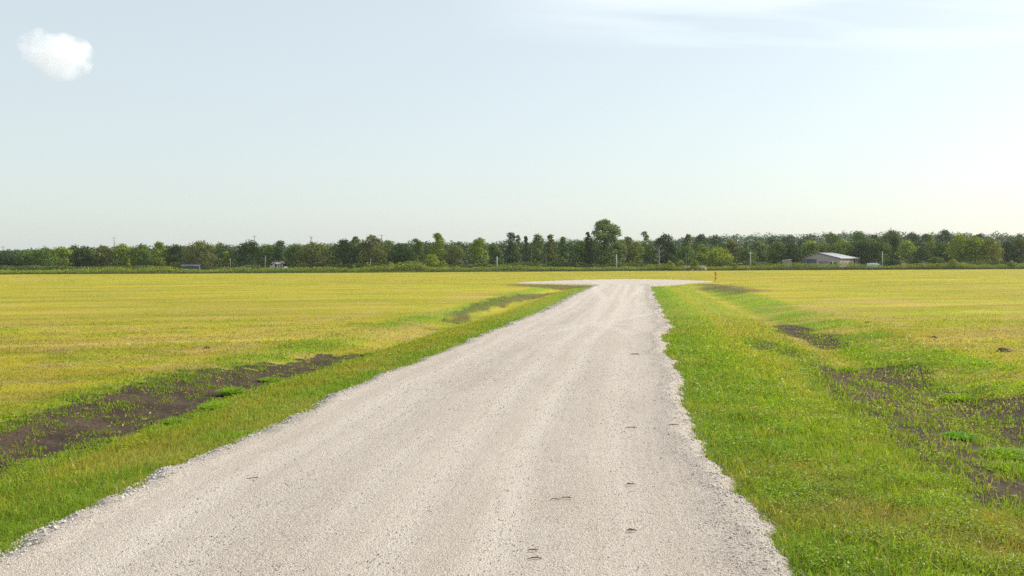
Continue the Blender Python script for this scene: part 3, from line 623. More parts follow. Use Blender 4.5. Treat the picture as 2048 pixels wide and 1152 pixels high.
TREES = [
 # left end
 (12,504,34,318,'round','dark','dark round tree at the left end of the treeline'),
 (52,500,30,322,'round','mid','mid green tree second from the left end of the treeline'),
 (88,495,32,318,'round','mid','broad mid green tree third from the left end of the treeline'),
 (122,493,26,326,'round','bright','yellow green topped tree fourth from the left end of the treeline'),
 (150,491,24,345,'round','blue','dark bluish tree rising behind the fifth gap at the left'),
 (166,493,28,318,'round','dark','dark low tree left of the first far pylon, above the small roadside saplings'),
 (204,490,30,320,'round','olive','olive crowned tree just left of the first far pylon'),
 (244,487,28,322,'round','bright','lighter green tree just right of the first far pylon'),
 (282,488,30,318,'round','mid','full green tree beside the taller one with the blue grey roof at its foot'),
 (318,484,28,326,'spire','bright','upright bright green tree above the left end of the blue grey low roof'),
 (352,489,28,322,'round','dark','dark tree standing over the blue grey low roof'),
 (400,482,36,306,'round','olive','big olive tree with a visible trunk right of the blue grey low roof'),
 (443,486,24,360,'round','pale','pale hazy tree top behind the gap right of the big olive tree'),
 (452,503,18,312,'spire','bright','small upright light green tree in front of the gap over the brush piles'),
 (497,481,37,312,'round','dark','large dark round tree above the brush piles, second far pylon over it'),
 (536,489,24,330,'round','mid','mid green tree behind the thin leaning pole near the hut'),
 (560,482,24,322,'spire','blue','tall bluish tree right behind the tin roofed hut'),
 (592,487,28,318,'round','mid','green tree just right of the tin roofed hut'),
 (628,484,38,310,'round','olive','wide olive green tree under the third far pylon'),
 (655,490,18,345,'round','bright','narrow bright tree top in the dip right of the third far pylon'),
 (688,479,32,308,'round','dark','very dark round topped tree left of the tree cluster with the fourth far pylon'),
 (712,474,16,318,'round','mid','small round crown poking out between the dark round tree and its neighbour'),
 (745,471,34,310,'round','olive','tall olive tree with fourth far pylon at its top'),
 (778,481,20,345,'round','pale','pale tree behind the dark mound left of the lime bush'),
 (806,487,28,306,'round','dark','low dark mounded tree left of the lime coloured bush'),
 (832,478,22,318,'round','mid','mid green tree behind and left of the lime coloured bush'),
 (876,467,29,312,'spire','bright','tall irregular light green tree right above the lime coloured bush'),
 (908,490,26,308,'round','olive','soft olive tree between the lime bush and the flat topped dark tree'),
 (918,484,22,420,'round','blue','hazy blue green crown behind the olive tree right of the lime bush'),
 (958,476,24,314,'round','bright','round topped bright tree left of the short white pole'),
 (988,490,18,318,'round','mid','low green tree right behind the short white pole'),
 (1022,466,22,312,'spire','blue','spiky dark tree right of the short white pole'),
 (1036,472,12,320,'spire','pale','thin pale spire beside the spiky dark tree'),
 (1052,474,12,332,'spire','blue','slim tree with a notched top between two wider trees left of centre'),
 (1074,470,18,318,'round','pale','light rounded tree above the leftmost dark cedar'),
 (1100,471,20,314,'spire','olive','olive tree with a pointed crown above the middle dark cedar'),
 (1126,475,18,322,'spire','mid','uneven green tree left of the hazy knoll and the tallest tree'),
 (1163,482,24,316,'round','mid','lower tree tucked against the left of the tallest tree'),
 (1209,437,41,312,'tall','pale','tallest tree of the whole treeline with a broad bluish green crown'),
 (1176,466,12,308,'spire','dark','dark small side top leaning on the left of the tallest tree'),
 (1256,475,20,318,'round','olive','green tree leaning against the right side of the tallest tree'),
 (1274,484,18,322,'round','bright','bright crown just left of the thin open topped tree'),
 (1290,464,17,380,'sparse','pale','thin open topped pale tree right of the tallest tree'),
 (1300,492,18,312,'round','mid','low green tree beneath the thin open topped pale tree'),
 (1332,469,29,316,'round','dark','dark dome shaped tree behind the bare grey snag'),
 (1376,470,20,322,'spire','olive','slender topped tree right of the dark dome shaped tree'),
 (1372,492,22,308,'round','mid','rounded green tree behind the row of bright shrubs'),
 (1404,469,22,400,'round','blue','hazy crown with a fine top behind the trees right of the dome shaped one'),
 (1430,471,24,420,'round','blue','broad hazy crown second behind the trees right of the dome shaped one'),
 (1405,490,20,312,'round','bright','bright rounded tree over the pale rubble piles'),
 (1438,494,30,308,'round','lime','light yellow green tree above the weeds left of the second pole pair'),
 (1462,481,22,330,'round','olive','brownish green crown behind the light yellow green tree'),
 (1494,497,22,312,'round','mid','rounded tree just behind the white utility pole with the crossarm'),
 (1520,483,26,335,'round','pale','feathery pale tree behind the white utility pole with the crossarm'),
 (1552,484,24,325,'round','mid','green tree above the small tan shed'),
 (1585,487,26,325,'round','dark','dark spreading tree between tan shed and metal barn'),
 (1618,481,28,335,'round','bright','bright topped tree behind the left slope of the metal barn'),
 (1650,485,26,338,'round','olive','olive tree straight behind the ridge of the metal barn'),
 (1684,481,28,340,'round','bright','wide yellow topped tree behind the lean-to of the metal barn'),
 (1722,483,28,335,'round','dark','dark tree over the open end of the metal barn'),
 (1757,477,28,330,'round','mid','tall green tree behind the white vehicle'),
 (1790,474,24,338,'spire','dark','dark upright tree right of the plain pole by the white vehicle'),
 (1816,480,26,325,'round','bright','bright tree above the small tan box in the weeds'),
 (1843,494,22,318,'round','blue','bluish green tree in the dark hollow right of the tan box'),
 (1862,471,16,330,'spire','lime','narrow lime green tree pointing up right of the dark hollow'),
 (1886,484,26,326,'round','mid','mid green tree left of the big yellow green cluster'),
 (1922,469,28,318,'round','lime','large yellow green tree near the right end of the treeline'),
 (1950,474,28,316,'round','bright','bright leafy tree in the middle of the right end cluster'),
 (1984,476,24,312,'round','yellow','pale yellowish tree with a hanging right side near the right end'),
 (2015,484,26,328,'round','dark','dark shadowy tree second from the right end of the treeline'),
 (2042,476,24,330,'round','olive','olive tree at the right end of the treeline'),
 # hill line behind on the right
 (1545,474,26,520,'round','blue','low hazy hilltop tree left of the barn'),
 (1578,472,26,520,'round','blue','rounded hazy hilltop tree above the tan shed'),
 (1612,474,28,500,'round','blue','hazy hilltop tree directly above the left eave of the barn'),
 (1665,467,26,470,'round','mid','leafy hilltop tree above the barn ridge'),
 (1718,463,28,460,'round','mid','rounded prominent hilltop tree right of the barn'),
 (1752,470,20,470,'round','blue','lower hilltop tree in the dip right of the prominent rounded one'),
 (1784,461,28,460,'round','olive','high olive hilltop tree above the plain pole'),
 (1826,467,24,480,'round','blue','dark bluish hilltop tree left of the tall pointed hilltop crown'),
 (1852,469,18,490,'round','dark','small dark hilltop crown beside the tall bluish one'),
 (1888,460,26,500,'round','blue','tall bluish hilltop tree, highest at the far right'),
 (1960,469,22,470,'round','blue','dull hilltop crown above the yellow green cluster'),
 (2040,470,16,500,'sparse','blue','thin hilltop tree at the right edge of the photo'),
]
for a in TREES: T(*a)
SHRUBS = [
 (862,508,24,284,'bush','lime','large lime green shrub standing in the weeds left of centre'),
 (888,520,13,282,'bush','bright','smaller bright shrub leaning against the large lime green one'),
 (1072,519,12,300,'cedar','mid','leftmost small cone shaped cedar behind the weeds'),
 (1113,514,14,302,'cedar','mid','tallest small cone shaped cedar behind the weeds'),
 (1153,525,10,300,'cedar','mid','rightmost small cone shaped cedar behind the weeds'),
 (1340,521,13,290,'bush','bright','left of three bright shrubs under the bare grey snag'),
 (1360,519,11,292,'bush','bright','middle of three bright shrubs under the bare grey snag'),
 (1388,521,13,290,'bush','bright','right of three bright shrubs beside the rubble pile'),
 (1470,526,8,288,'bush','lime','small lime sapling beside the orange machine'),
 (1598,526,9,300,'bush','bright','shrub growing against the left wall of the metal barn'),
 (1686,510,14,352,'bush','yellow','yellowish shrub rising behind the barn lean-to roof'),
 (1785,516,22,300,'bush','dark','wide dark shrub right of the plain pole near the white vehicle'),
 (1833,517,15,302,'bush','dark','dark shrub between the tan box and the pale brush'),
 (1872,512,22,300,'bush','mid','tall rounded shrub among the weeds towards the right end'),
 (1907,518,12,298,'bush','lime','light green shrub right of the tall rounded shrub'),
 (2022,521,13,296,'bush','bright','feathery shrub in the weeds close to the right edge'),
 (735,524,6,283,'bush','lime','thin sapling beside the slanted white stake'),
 (707,529,8,283,'bush','bright','little leafy sapling left of the slanted white stake'),
 (780,523,12,284,'bush','yellow','loose yellowish shrub behind the orange topped stake'),
 (134,536,5,268,'bush','lime','small lime sapling at the left of the weed line'),
 (18,536,4,266,'bush','bright','tiny sapling near the left edge of the photo'),
 (107,538,5,266,'bush','bright','tiny round sapling beside the small lime one at the left'),
 (257,518,6,296,'spire','lime','slim light green sapling against the dark trees at the left'),
]
for a in SHRUBS:
    D = a[3]; T(*a, cat='shrub', z0f=.08 if a[4] != 'cedar' else .05, leaf=.17 if a[2] < 16 else .22)
# bare grey snag
def snag(px, ytop, D, hw, label, mat=None):
    x, y, zt = A(px, ytop, D); zb = float(hz(np.array([x]), np.array([float(D)]), False)[0]); H = zt-zb; W = hw/FPX*D
    r = empty('dead_tree', (x, D, zb)); m = MB(); m.tube([(0, 0, -.3), (.1, 0, H*.5), (-.1, 0, H)], [.22, .14, .03], 7); m.build('trunk', M_BARKPALE, r)
    for k in range(16):
        m = MB(); z = H*rng.uniform(.2, .85); a = rng.uniform(0, 6.28); L = W*rng.uniform(.5, 1)
        e = np.array((math.cos(a)*L, math.sin(a)*L, z+H*rng.uniform(.1, .22)))
        m.tube([(0, 0, z), e*np.array((.5, .5, 0))+np.array((0, 0, z+H*.06)), e], [.08, .055, .02], 5)
        for j in range(4):
            s_ = e*rng.uniform(.5, .9); s_[2] = z+(e[2]-z)*.7; m.tube([s_, s_+np.array((rng.uniform(-1, 1), rng.uniform(-1, 1), rng.uniform(.2, 1)))*W*.28], [.035, .015], 4)
        m.build('branch', M_BARKPALE, r)
    return tag(r, label, 'dead tree')
snag(1318, 488, 304, 15, 'bare grey pinkish dead tree in front of the dark dome shaped tree')
snag(2008, 466, 400, 9, 'bare fine branched dead tree poking above the treeline near the right end')

# wood mass that fills the shade behind the front row, and the far hills' woods
def wood(name, n, D0, D1, prof, leaf, base, label, x0=-40, x1=2090, low=0):
    nt_ = n//380; cpx = np.linspace(x0, x1, nt_)+rng.uniform(-1, 1, nt_)*(x1-x0)/nt_; cD = rng.uniform(D0, D1, nt_)
    yt = np.interp(cpx, *zip(*prof)); cX = (cpx-1024)/FPX*cD; sc = D0/340
    ct = CAM_H+((HOR-(cpx-1024)*math.tan(roll))-yt)/FPX*cD; zb = hz(cX, cD, False); hh = (ct-zb)*rng.uniform(.82, 1.06, nt_); cw = rng.uniform(3.2, 6.0, nt_)*(1+.25*(sc-1))
    k = rng.integers(0, nt_, n); d = rng.normal(0, 1, (n, 3)); d /= np.linalg.norm(d, axis=1, keepdims=True); d[:, 2] = np.where(d[:, 2] < -.7, -d[:, 2], d[:, 2])
    r = (.70+.30*rng.uniform(0, 1, n)**.5)*(1+.22*np.sin(d[:, 0]*6+k)*np.sin(d[:, 1]*5+k*2)*np.sin(d[:, 2]*7+k*3))
    zz_ = .46+.54*d[:, 2]*r; lo = zz_ < .4; P = np.stack([cX[k]+d[:, 0]*cw[k]*r*np.where(lo, 1.25, 1), cD[k]+d[:, 1]*cw[k]*r, zb[k]+hh[k]*np.where(lo, rng.uniform(0, .45, n), zz_)], 1)
    colr = np.array(base)*rng.uniform(.75, 1.3, nt_)[k][:, None]*rng.uniform(.75, 1.3, (n, 1))
    V, F, C = leafcloud(P, d, leaf*rng.uniform(.5, 1.1, n), colr, .45)
    return tag(mesh_np(name, V, F, M_LEAF, col=C), label, 'woodland', kind='stuff')
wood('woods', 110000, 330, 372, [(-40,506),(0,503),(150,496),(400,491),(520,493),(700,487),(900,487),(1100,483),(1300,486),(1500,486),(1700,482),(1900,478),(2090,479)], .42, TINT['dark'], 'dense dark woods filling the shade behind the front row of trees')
n = 60000; px_ = rng.uniform(-40, 2090, n); D_ = rng.uniform(302, 312, n); X_ = (px_-1024)/FPX*D_
tp_ = (1.2+2.0*fbm(X_/4, X_*0, 141, 3))*rng.uniform(0, 1, n)**.6*np.clip(1-.95*np.exp(-((px_-555)/40)**2)-.6*np.exp(-((px_-450)/50)**2)-.35*(px_ < 340)-.75*((px_ > 1560) & (px_ < 1770)), .04, 1)
colr = np.array((.085, .115, .034))*(.7+.8*fbm(X_/3, X_*0, 143, 3))[:, None]*rng.uniform(.7, 1.3, (n, 1))
V, F, C = leafcloud(np.stack([X_, D_, hz(X_, D_, False)+tp_], 1), np.array((.2, -.3, .8))*np.ones((n, 3)), rng.uniform(.14, .30, n), colr, .7)
tag(mesh_np('undergrowth', V, F, M_LEAF, col=C), 'dark brushy undergrowth along the foot of the front trees', 'undergrowth', kind='stuff')
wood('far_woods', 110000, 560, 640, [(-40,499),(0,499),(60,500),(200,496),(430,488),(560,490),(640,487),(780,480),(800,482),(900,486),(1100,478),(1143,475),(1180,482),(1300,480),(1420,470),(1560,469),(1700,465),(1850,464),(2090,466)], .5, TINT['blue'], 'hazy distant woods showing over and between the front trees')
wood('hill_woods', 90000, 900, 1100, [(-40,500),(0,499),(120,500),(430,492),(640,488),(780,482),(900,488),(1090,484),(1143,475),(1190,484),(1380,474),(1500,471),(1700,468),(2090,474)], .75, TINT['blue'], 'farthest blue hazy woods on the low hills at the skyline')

# ------------------------------------------------------------------ poles and pylons
M_POLE = simple('weathered_pole_wood', (.50, .49, .46), .8, .15, 3, stretch=(1, 1, .2)); M_POLED = simple('dark_pole_wood', (.22, .21, .19), .85, .2, 3, stretch=(1, 1, .2))
M_WHITE = simple('white_paint', (.78, .78, .76), .5, .06, 2); M_INS = simple('porcelain', (.5, .5, .5), .3, .05, 3)
def pole(px, ytop, D, r, label, mat, arm=0, ybase=None, lean=0, cat='utility pole', name='utility_pole'):
    x, y, zt = A(px, ytop, D); zb = float(hz(np.array([x]), np.array([float(D)]), False)[0]); H = zt-zb
    e = empty(name, (x, D, zb)); m = MB(); m.tube([(0, 0, -.3), (lean*.5, 0, H*.5), (lean, 0, H)], [r*1.15, r, r*.8], 8); m.build('shaft', mat, e, smooth=True)
    if arm:
        m = MB(); m.box(lean-arm/2, -.06, H-.7, lean+arm/2, .06, H-.55); m.build('crossarm', mat, e)
        for s in (-.45, 0, .45):
            m = MB(); m.tube([(lean+s*arm, 0, H-.55), (lean+s*arm, 0, H-.4), (lean+s*arm, 0, H-.3)], [.03, .06, .03], 8); m.build('insulator', M_INS, e)
    return tag(e, label, cat)
pole(994, 513, 292, .14, 'short white pole rising from the weeds left of centre', M_POLE, name='pole', cat='pole')
pole(1092, 508, 298, .07, 'thin dark pole in front of the trees between two small cedars', M_POLED, name='pole', cat='pole')
pole(1233, 509, 296, .14, 'short pale pole at the foot of the tallest tree', M_POLE, name='pole', cat='pole')
pole(1372, 505, 300, .06, 'very thin dark pole rising above the bright shrubs', M_POLED, name='pole', cat='pole')
pole(1501, 503, 296, .12, 'white utility pole with small crossarm behind the weeds right of the orange machine', M_POLE, arm=1.2)
pole(1765, 503, 300, .12, 'plain pale pole standing right of the white vehicle', M_POLE, name='pole', cat='pole')
pole(1687, 498, 356, .06, 'thin faint pole behind the yellowish shrub at the barn', M_POLED, arm=.9)
pole(529, 512, 300, .06, 'thin leaning whitish pole left of the tin roofed hut', M_POLE, lean=.35, name='pole', cat='pole')
pole(461, 517, 300, .04, 'very thin pale post above the brush piles', M_POLE, name='pole', cat='pole')
pole(739, 517, 284, .05, 'slanted slim white stake beside the thin sapling', M_POLE, lean=.4, name='stake', cat='stake')
for px, yt, lb in ((228, 474, 'far pylon mast above the trees at the left'), (509, 471, 'far pylon mast above the large dark round tree'), (622, 472, 'far pylon mast above the wide olive tree'), (763, 469, 'far pylon mast above the tall olive tree left of the lime bush'), (6, 492, 'tiny far mast above the woods by the left edge'), (1958, 468, 'faint far mast above the treeline at the right')):
    pole(px, yt, 640, .22, lb, M_POLED, arm=2.6, name='transmission_pole', cat='pylon')

# orange survey stake by the turning head
M_OR = simple('orange_flagging_tape', (.85, .20, .035), .55, .12, 9); M_STK = simple('stake_wood', (.28, .17, .09), .85, .2, 9)
sx, sy = G(1430, 564.5); sz = float(hz(np.array([sx]), np.array([sy]), False)[0])
def stake(x, y, z, H, label, wood=M_STK, w=.045):
    e = empty('survey_stake', (x, y, z)); m = MB()
    m.box(-w/2, -.02, -.2, w/2, .02, H-.08); m.add([(-w/2, -.02, H-.08), (w/2, -.02, H-.08), (w/2, .02, H-.08), (-w/2, .02, H-.08), (0, 0, H)], [(0, 1, 4), (1, 2, 4), (2, 3, 4), (3, 0, 4)])
    m.build('post', wood, e)
    for z0, z1, wd in ((H*.62, H*.99, .16), (H*.28, H*.52, .18)):
        m = MB(); m.box(-w/2-.012, -.032, z0, w/2+.012, .032, z1)
        for k in range(3):
            a = k*.02; m.slab([(w/2, -.034-a, z1-.02), (w/2+wd*.6, -.05-a, z1-.05-.02*k), (w/2+wd, -.04-a, z0+.02*k), (w/2+wd*.4, -.03-a, z0-.03), (w/2, -.034-a, z0+.08)], (0, .006, 0))
        m.build('flag', M_OR, e)
    return tag(e, label, 'survey stake')
stake(sx, sy, sz, 1.36, 'wooden stake with two orange tape flags right of the gravel turning head')
hx = A(779, 545, 276)[0]
stake(hx, 276, -.03, 3.0, 'tall stake with orange top in the weeds left of the lime shrub', M_POLE, .10)

# ------------------------------------------------------------------ buildings
M_SIDE = simple('mauve_grey_metal_siding', (.47, .405, .40), .5, .10, 1.2, metal=.2, stretch=(3, 3, .3)); M_SIDE2 = simple('tan_metal_siding', (.34, .29, .255), .55, .12, 1.2, stretch=(3, 3, .3))
M_ROOF = simple('pale_metal_roof', (.55, .56, .60), .35, .08, 1.0, metal=.4); M_DARK = simple('dark_interior', (.03, .03, .035), .8, .2, 2); M_TRIM = simple('dark_trim', (.10, .09, .10), .7, .1, 2)
M_BLUEG = simple('blue_grey_painted_wall', (.12, .135, .155), .7, .12, 1.5); M_RUST = simple('rusty_tin', (.52, .42, .37), .6, .28, 2.2, metal=.2); M_GREYW = simple('weathered_white_boards', (.72, .74, .76), .8, .2, 2.5, stretch=(3, 3, .3))
def gz(x, y): return float(hz(np.array([float(x)]), np.array([float(y)]), False)[0])
def local(px, D, ang, name):
    x = (px-1024)/FPX*D; return empty(name, (x, D, gz(x, D)), ang)
# metal barn: origin at left front corner, local x along the gable, local y along the ridge
D0 = 322; e = local(1600.5, 326, R(-38), 'metal_barn'); W_, L_, He, Hr = 13.0, 13.0, 3.25, 5.0; xr_ = 6.1
WALLX = W_
m = MB(); m.slab([(0, 0, 0), (W_, 0, 0), (W_, 0, He), (xr_, 0, Hr-.05), (0, 0, He+.15)], (0, .12, 0)); gab = m.build('gable_wall', M_SIDE, e)
m = MB(); m.box(W_-.12, .125, 0, W_, L_, He-.02); m.build('side_wall', M_SIDE2, e)
m = MB(); m.box(0, .125, 0, .12, L_, He); m.build('side_wall', M_SIDE, e)
m = MB(); m.slab([(.12, L_, 0), (W_-.12, L_, 0), (W_-.12, L_, He), (xr_, L_, Hr-.05), (.12, L_, He)], (0, -.12, 0)); m.build('rear_wall', M_SIDE, e)
m = MB(); m.slab([(xr_, -.3, Hr), (W_+.35, -.3, He), (W_+.35, L_+6, He), (xr_, L_+.3, Hr)], (0, 0, .10)); m.slab([(xr_-.01, -.3, Hr+.002), (-.35, -.3, He+.1), (-.35, L_+.3, He+.1), (xr_-.01, L_+.3, Hr+.002)], (0, 0, .10))
for k in range(12):
    t = k/12; m.tube([(xr_+.05, -.3+t*L_, Hr+.11), (W_+.3, -.3+t*(L_+5.5), He+.11)], .03, 4)
m.build('roof', M_ROOF, e)
m = MB(); m.slab([(xr_, -.36, Hr-.14), (W_+.3, -.36, He-.14), (W_+.3, -.36, He+.02), (xr_, -.36, Hr+.04), (-.3, -.36, He+.12), (-.3, -.36, He-.02)], (0, .05, 0)); m.build('rake_trim', M_TRIM, e)
m = MB(); m.box(W_+.32, -.34, He-.06, W_+.42, L_+5.9, He+.08); m.build('gutter', M_WHITE, e)
for xa, xb, zt, mt in ((2.2, 5.4, 2.9, M_BLUEG), (6.4, 9.2, 2.1, M_SIDE2)):
    m = MB(); m.box(xa, -.07, 0, xb, -.004, zt); d_ = m.build('sliding_door', mt, e)
    m = MB(); m.box(xa-.2, -.12, zt+.01, xb+.2, -.01, zt+.10); m.build('door_track', M_TRIM, d_)
for xa in (9.9, 11.2):
    m = MB(); m.box(xa, -.05, 1.25, xa+.9, -.003, 1.95); f = m.build('window', M_DARK, e); m = MB()
    for q in ((xa-.06, 1.19, xa+.96, 1.245), (xa-.06, 1.955, xa+.96, 2.0), (xa-.06, 1.246, xa-.002, 1.954), (xa+.902, 1.246, xa+.96, 1.954)): m.box(q[0], -.07, q[1], q[2], -.006, q[3])
    m.build('window_frame', M_TRIM, f)
for k in range(4):
    m = MB(); m.box(W_+.1, L_+1.3+k*1.5, 0, W_+.22, L_+1.42+k*1.5, He-.07); m.build('post', M_GREYW, e)
tag(e, 'mauve grey metal barn with low gable, pale roof and open right end', 'barn')
# white vent pipe on the wall
x, y, z = A(1665, 526, 316); m = empty('standpipe', (x, 316, gz(x, 316))); q = MB(); q.tube([(0, 0, -.1), (0, 0, 2.4)], .09, 8); q.build('pipe', M_WHITE, m); q = MB(); q.tube([(0, 0, 2.4), (0, 0, 2.46), (.0, 0, 2.5)], [.13, .15, .05], 10); q.build('cap', M_WHITE, m)
tag(m, 'short white standpipe in front of the metal barn', 'pipe')
# tan shed left of the barn, with dark carport between
e = local(1568.5, 316, R(-4), 'small_shed'); m = MB(); m.slab([(0, 0, 0), (2.3, 0, 0), (2.3, 0, 2.95), (0, 0, 2.65)], (0, 3.0, 0)); m.build('wall', M_SIDE2, e)
m = MB(); m.slab([(-.2, -.2, 2.66), (2.4, -.2, 3.0), (2.4, 3.2, 3.0), (-.2, 3.2, 2.66)], (0, 0, .07)); m.build('roof', M_RUST, e)
m = MB(); m.box(.7, -.04, 0, 1.6, -.003, 2.0); d_ = m.build('door', M_SIDE2, e); m = MB(); m.box(1.45, -.08, 1.0, 1.52, -.042, 1.12); m.build('handle', M_TRIM, d_)
tag(e, 'small tan shed with slanted roof left of the metal barn', 'shed')
e = local(1584.2, 322, R(-3), 'carport'); m = MB(); m.slab([(0, 0, 2.85), (2.6, 0, 3.05), (2.6, 4, 3.05), (0, 4, 2.85)], (0, 0, .10)); m.build('roof', M_TRIM, e)
for a, b_ in ((.1, .1), (2.45, .1), (.1, 3.8), (2.45, 3.8)):
    m = MB(); m.box(a-.06, b_-.06, 0, a+.06, b_+.06, 2.84); m.build('post', M_TRIM, e)
m = MB(); m.box(.2, 3.5, 0, 2.4, 3.6, 2.8); m.build('rear_wall', M_DARK, e)
tag(e, 'dark open carport squeezed between the tan shed and the barn', 'carport')
# tin roofed hut at the left
e = local(538.5, 318, R(2), 'hut')
m = MB(); m.slab([(.6, 0, 1.95), (1.6, 0, 2.15), (1.75, 1.6, 2.55), (.8, 1.6, 2.4)], (0, 0, .05)); m.slab([(1.55, -.05, 1.85), (3.75, -.1, 1.75), (4.15, 1.6, 2.62), (1.85, 1.6, 2.62)], (0, 0, .05)); m.slab([(3.9, -.02, 2.2), (5.0, .0, 1.85), (4.6, 1.6, 2.4), (4.15, 1.6, 2.58)], (0, 0, .05)); m.slab([(.6, 3.2, 1.9), (4.9, 3.2, 1.9), (4.6, 1.62, 2.55), (.9, 1.62, 2.5)], (0, 0, .05)); m.build('roof', M_RUST, e)
for xa, xb, mt in ((0, .95, M_GREYW), (1.0, 1.75, M_GREYW), (2.35, 2.9, M_GREYW), (3.15, 3.6, M_GREYW), (3.9, 4.35, M_GREYW)):
    m = MB(); m.box(xa, .1, 0, xb, .16, 1.35 if xa == 0 else 1.8); m.build('wall_panel', mt, e)
m = MB(); m.box(.3, 3.0, 0, 4.7, 3.08, 1.85); m.build('rear_wall', M_DARK, e)
for xa in (.1, 1.9, 3.0, 3.75, 4.65):
    m = MB(); m.box(xa, -.02, 0, xa+.09, .07, 1.78); m.build('post', M_TRIM, e)
tag(e, 'small open fronted hut with pinkish tin roof and grey boards', 'hut')
# tarp mound beside the hut
def mound(name, px, D, w2, h, mat, label, cat, seed=1, depth=1.0, amp=.25):
    x = (px-1024)/FPX*D; r = np.random.default_rng(seed); nu, nv = 40, 14
    V = []
    for j in range(nv+1):
        f = j/nv; el = f*math.pi/2
        for i in range(nu):
            a = i/nu*2*math.pi
            V.append((math.cos(a)*math.cos(el)*w2, math.sin(a)*math.cos(el)*w2*depth, math.sin(el)*h))
    V = np.array(V); nn = fbm(V[:, 0]*2.2+seed*7+V[:, 1], V[:, 2]*3+V[:, 1]*2+seed, seed, 4)-.5
    V[:, :3] *= (1+amp*2*nn)[:, None]; V[:, 2] -= .08
    F = [[j*nu+i, j*nu+(i+1) % nu, (j+1)*nu+(i+1) % nu, (j+1)*nu+i] for j in range(nv) for i in range(nu)]
    o = mesh_np(name, V, np.array(F), mat, smooth=False); o.location = (x, D, gz(x, D)); return tag(o, label, cat)
M_TARP = simple('white_tarp', (.60, .62, .62), .6, .15, 1.5); M_RUB = simple('pale_rubble', (.50, .43, .36), .9, .3, 3); M_RUBP = simple('pinkish_brush', (.30, .22, .19), .95, .35, 3.5); M_RUBY = simple('pale_sand', (.62, .53, .34), .95, .2, 2)
mound('covered_pile', 571, 314, 1.15, 1.15, M_TARP, 'white covered pile beside the right end of the hut', 'pile', 3)
mound('rubble_pile', 1374, 300, 2.0, 1.35, M_RUB, 'pale rubble heap left of the rightmost bright shrub', 'rubble pile', 4)
mound('rubble_pile', 1402, 299, 1.7, 1.5, M_RUB, 'pale rubble heap right of the bright shrubs', 'rubble pile', 5)
mound('sand_pile', 1407, 291, 1.0, 1.0, M_RUBY, 'small cream sand heap in front of the right rubble heap', 'sand pile', 6)
mound('sand_pile', 1378, 291, .7, .95, M_RUBY, 'tiny cream sand heap in front of the left rubble heap', 'sand pile', 8)
mound('rubble_pile', 1494, 300, 1.0, 1.3, M_RUB, 'low grey heap between orange machine and white utility pole', 'rubble pile', 9)
for i, (px, w2, h, lb) in enumerate(((434, 1.3, 1.2, 'pinkish brush heap at the left of three, by the olive tree'), (450, 1.9, 1.3, 'widest pinkish brush heap in the middle of three'), (484, 2.6, 1.25, 'low brownish brush heap at the right of three, under the dark tree'))):
    mound('brush_pile', px, 306, w2, h, M_RUBP, lb, 'brush pile', 20+i, amp=.35)
# long low blue grey roofed building behind the weeds at the left
e = local(362, 300, R(3), 'low_building'); m = MB(); m.box(.1, .3, 0, 5.3, 4, 1.4); m.build('wall', M_BLUEG, e); m = MB(); m.slab([(-.1, -.1, 1.42), (5.5, -.1, 1.42), (5.5, 2.1, 2.05), (-.1, 2.1, 2.05)], (0, 0, .08)); m.slab([(-.1, 4.3, 1.42), (5.5, 4.3, 1.42), (5.5, 2.11, 2.052), (-.1, 2.11, 2.052)], (0, 0, .08)); m.build('roof', M_BLUEG, e)
tag(e, 'long low blue grey roof half hidden behind the weeds at left', 'building')
# tan boxes in the weeds right
M_TAN = simple('tan_paint', (.55, .40, .22), .7, .12, 2)
for px, D, w2, h, lb in ((1807, 296, .62, 1.85, 'small tan box on legs in the weeds right of the wide dark shrub'), (1848, 298, .5, 1.8, 'faint tan box half hidden by shrubs right of the first tan one')):
    e = local(px, D, R(-12), 'deer_feeder'); e.name = 'storage_box'; m = MB(); m.box(-w2/1, -w2, .5, w2, w2, h); m.build('body', M_TAN, e, bevel=.03)
    m = MB(); m.box(-w2-.06, -w2-.06, h+.003, w2+.06, w2+.06, h+.09); m.build('lid', M_RUST, e)
    for a in (-1, 1):
        for b_ in (-1, 1):
            m = MB(); m.box(a*w2*.85-.04, b_*w2*.85-.04, -.1, a*w2*.85+.04, b_*w2*.85+.04, .499); m.build('leg', M_TRIM, e)
    tag(e, lb, 'box')

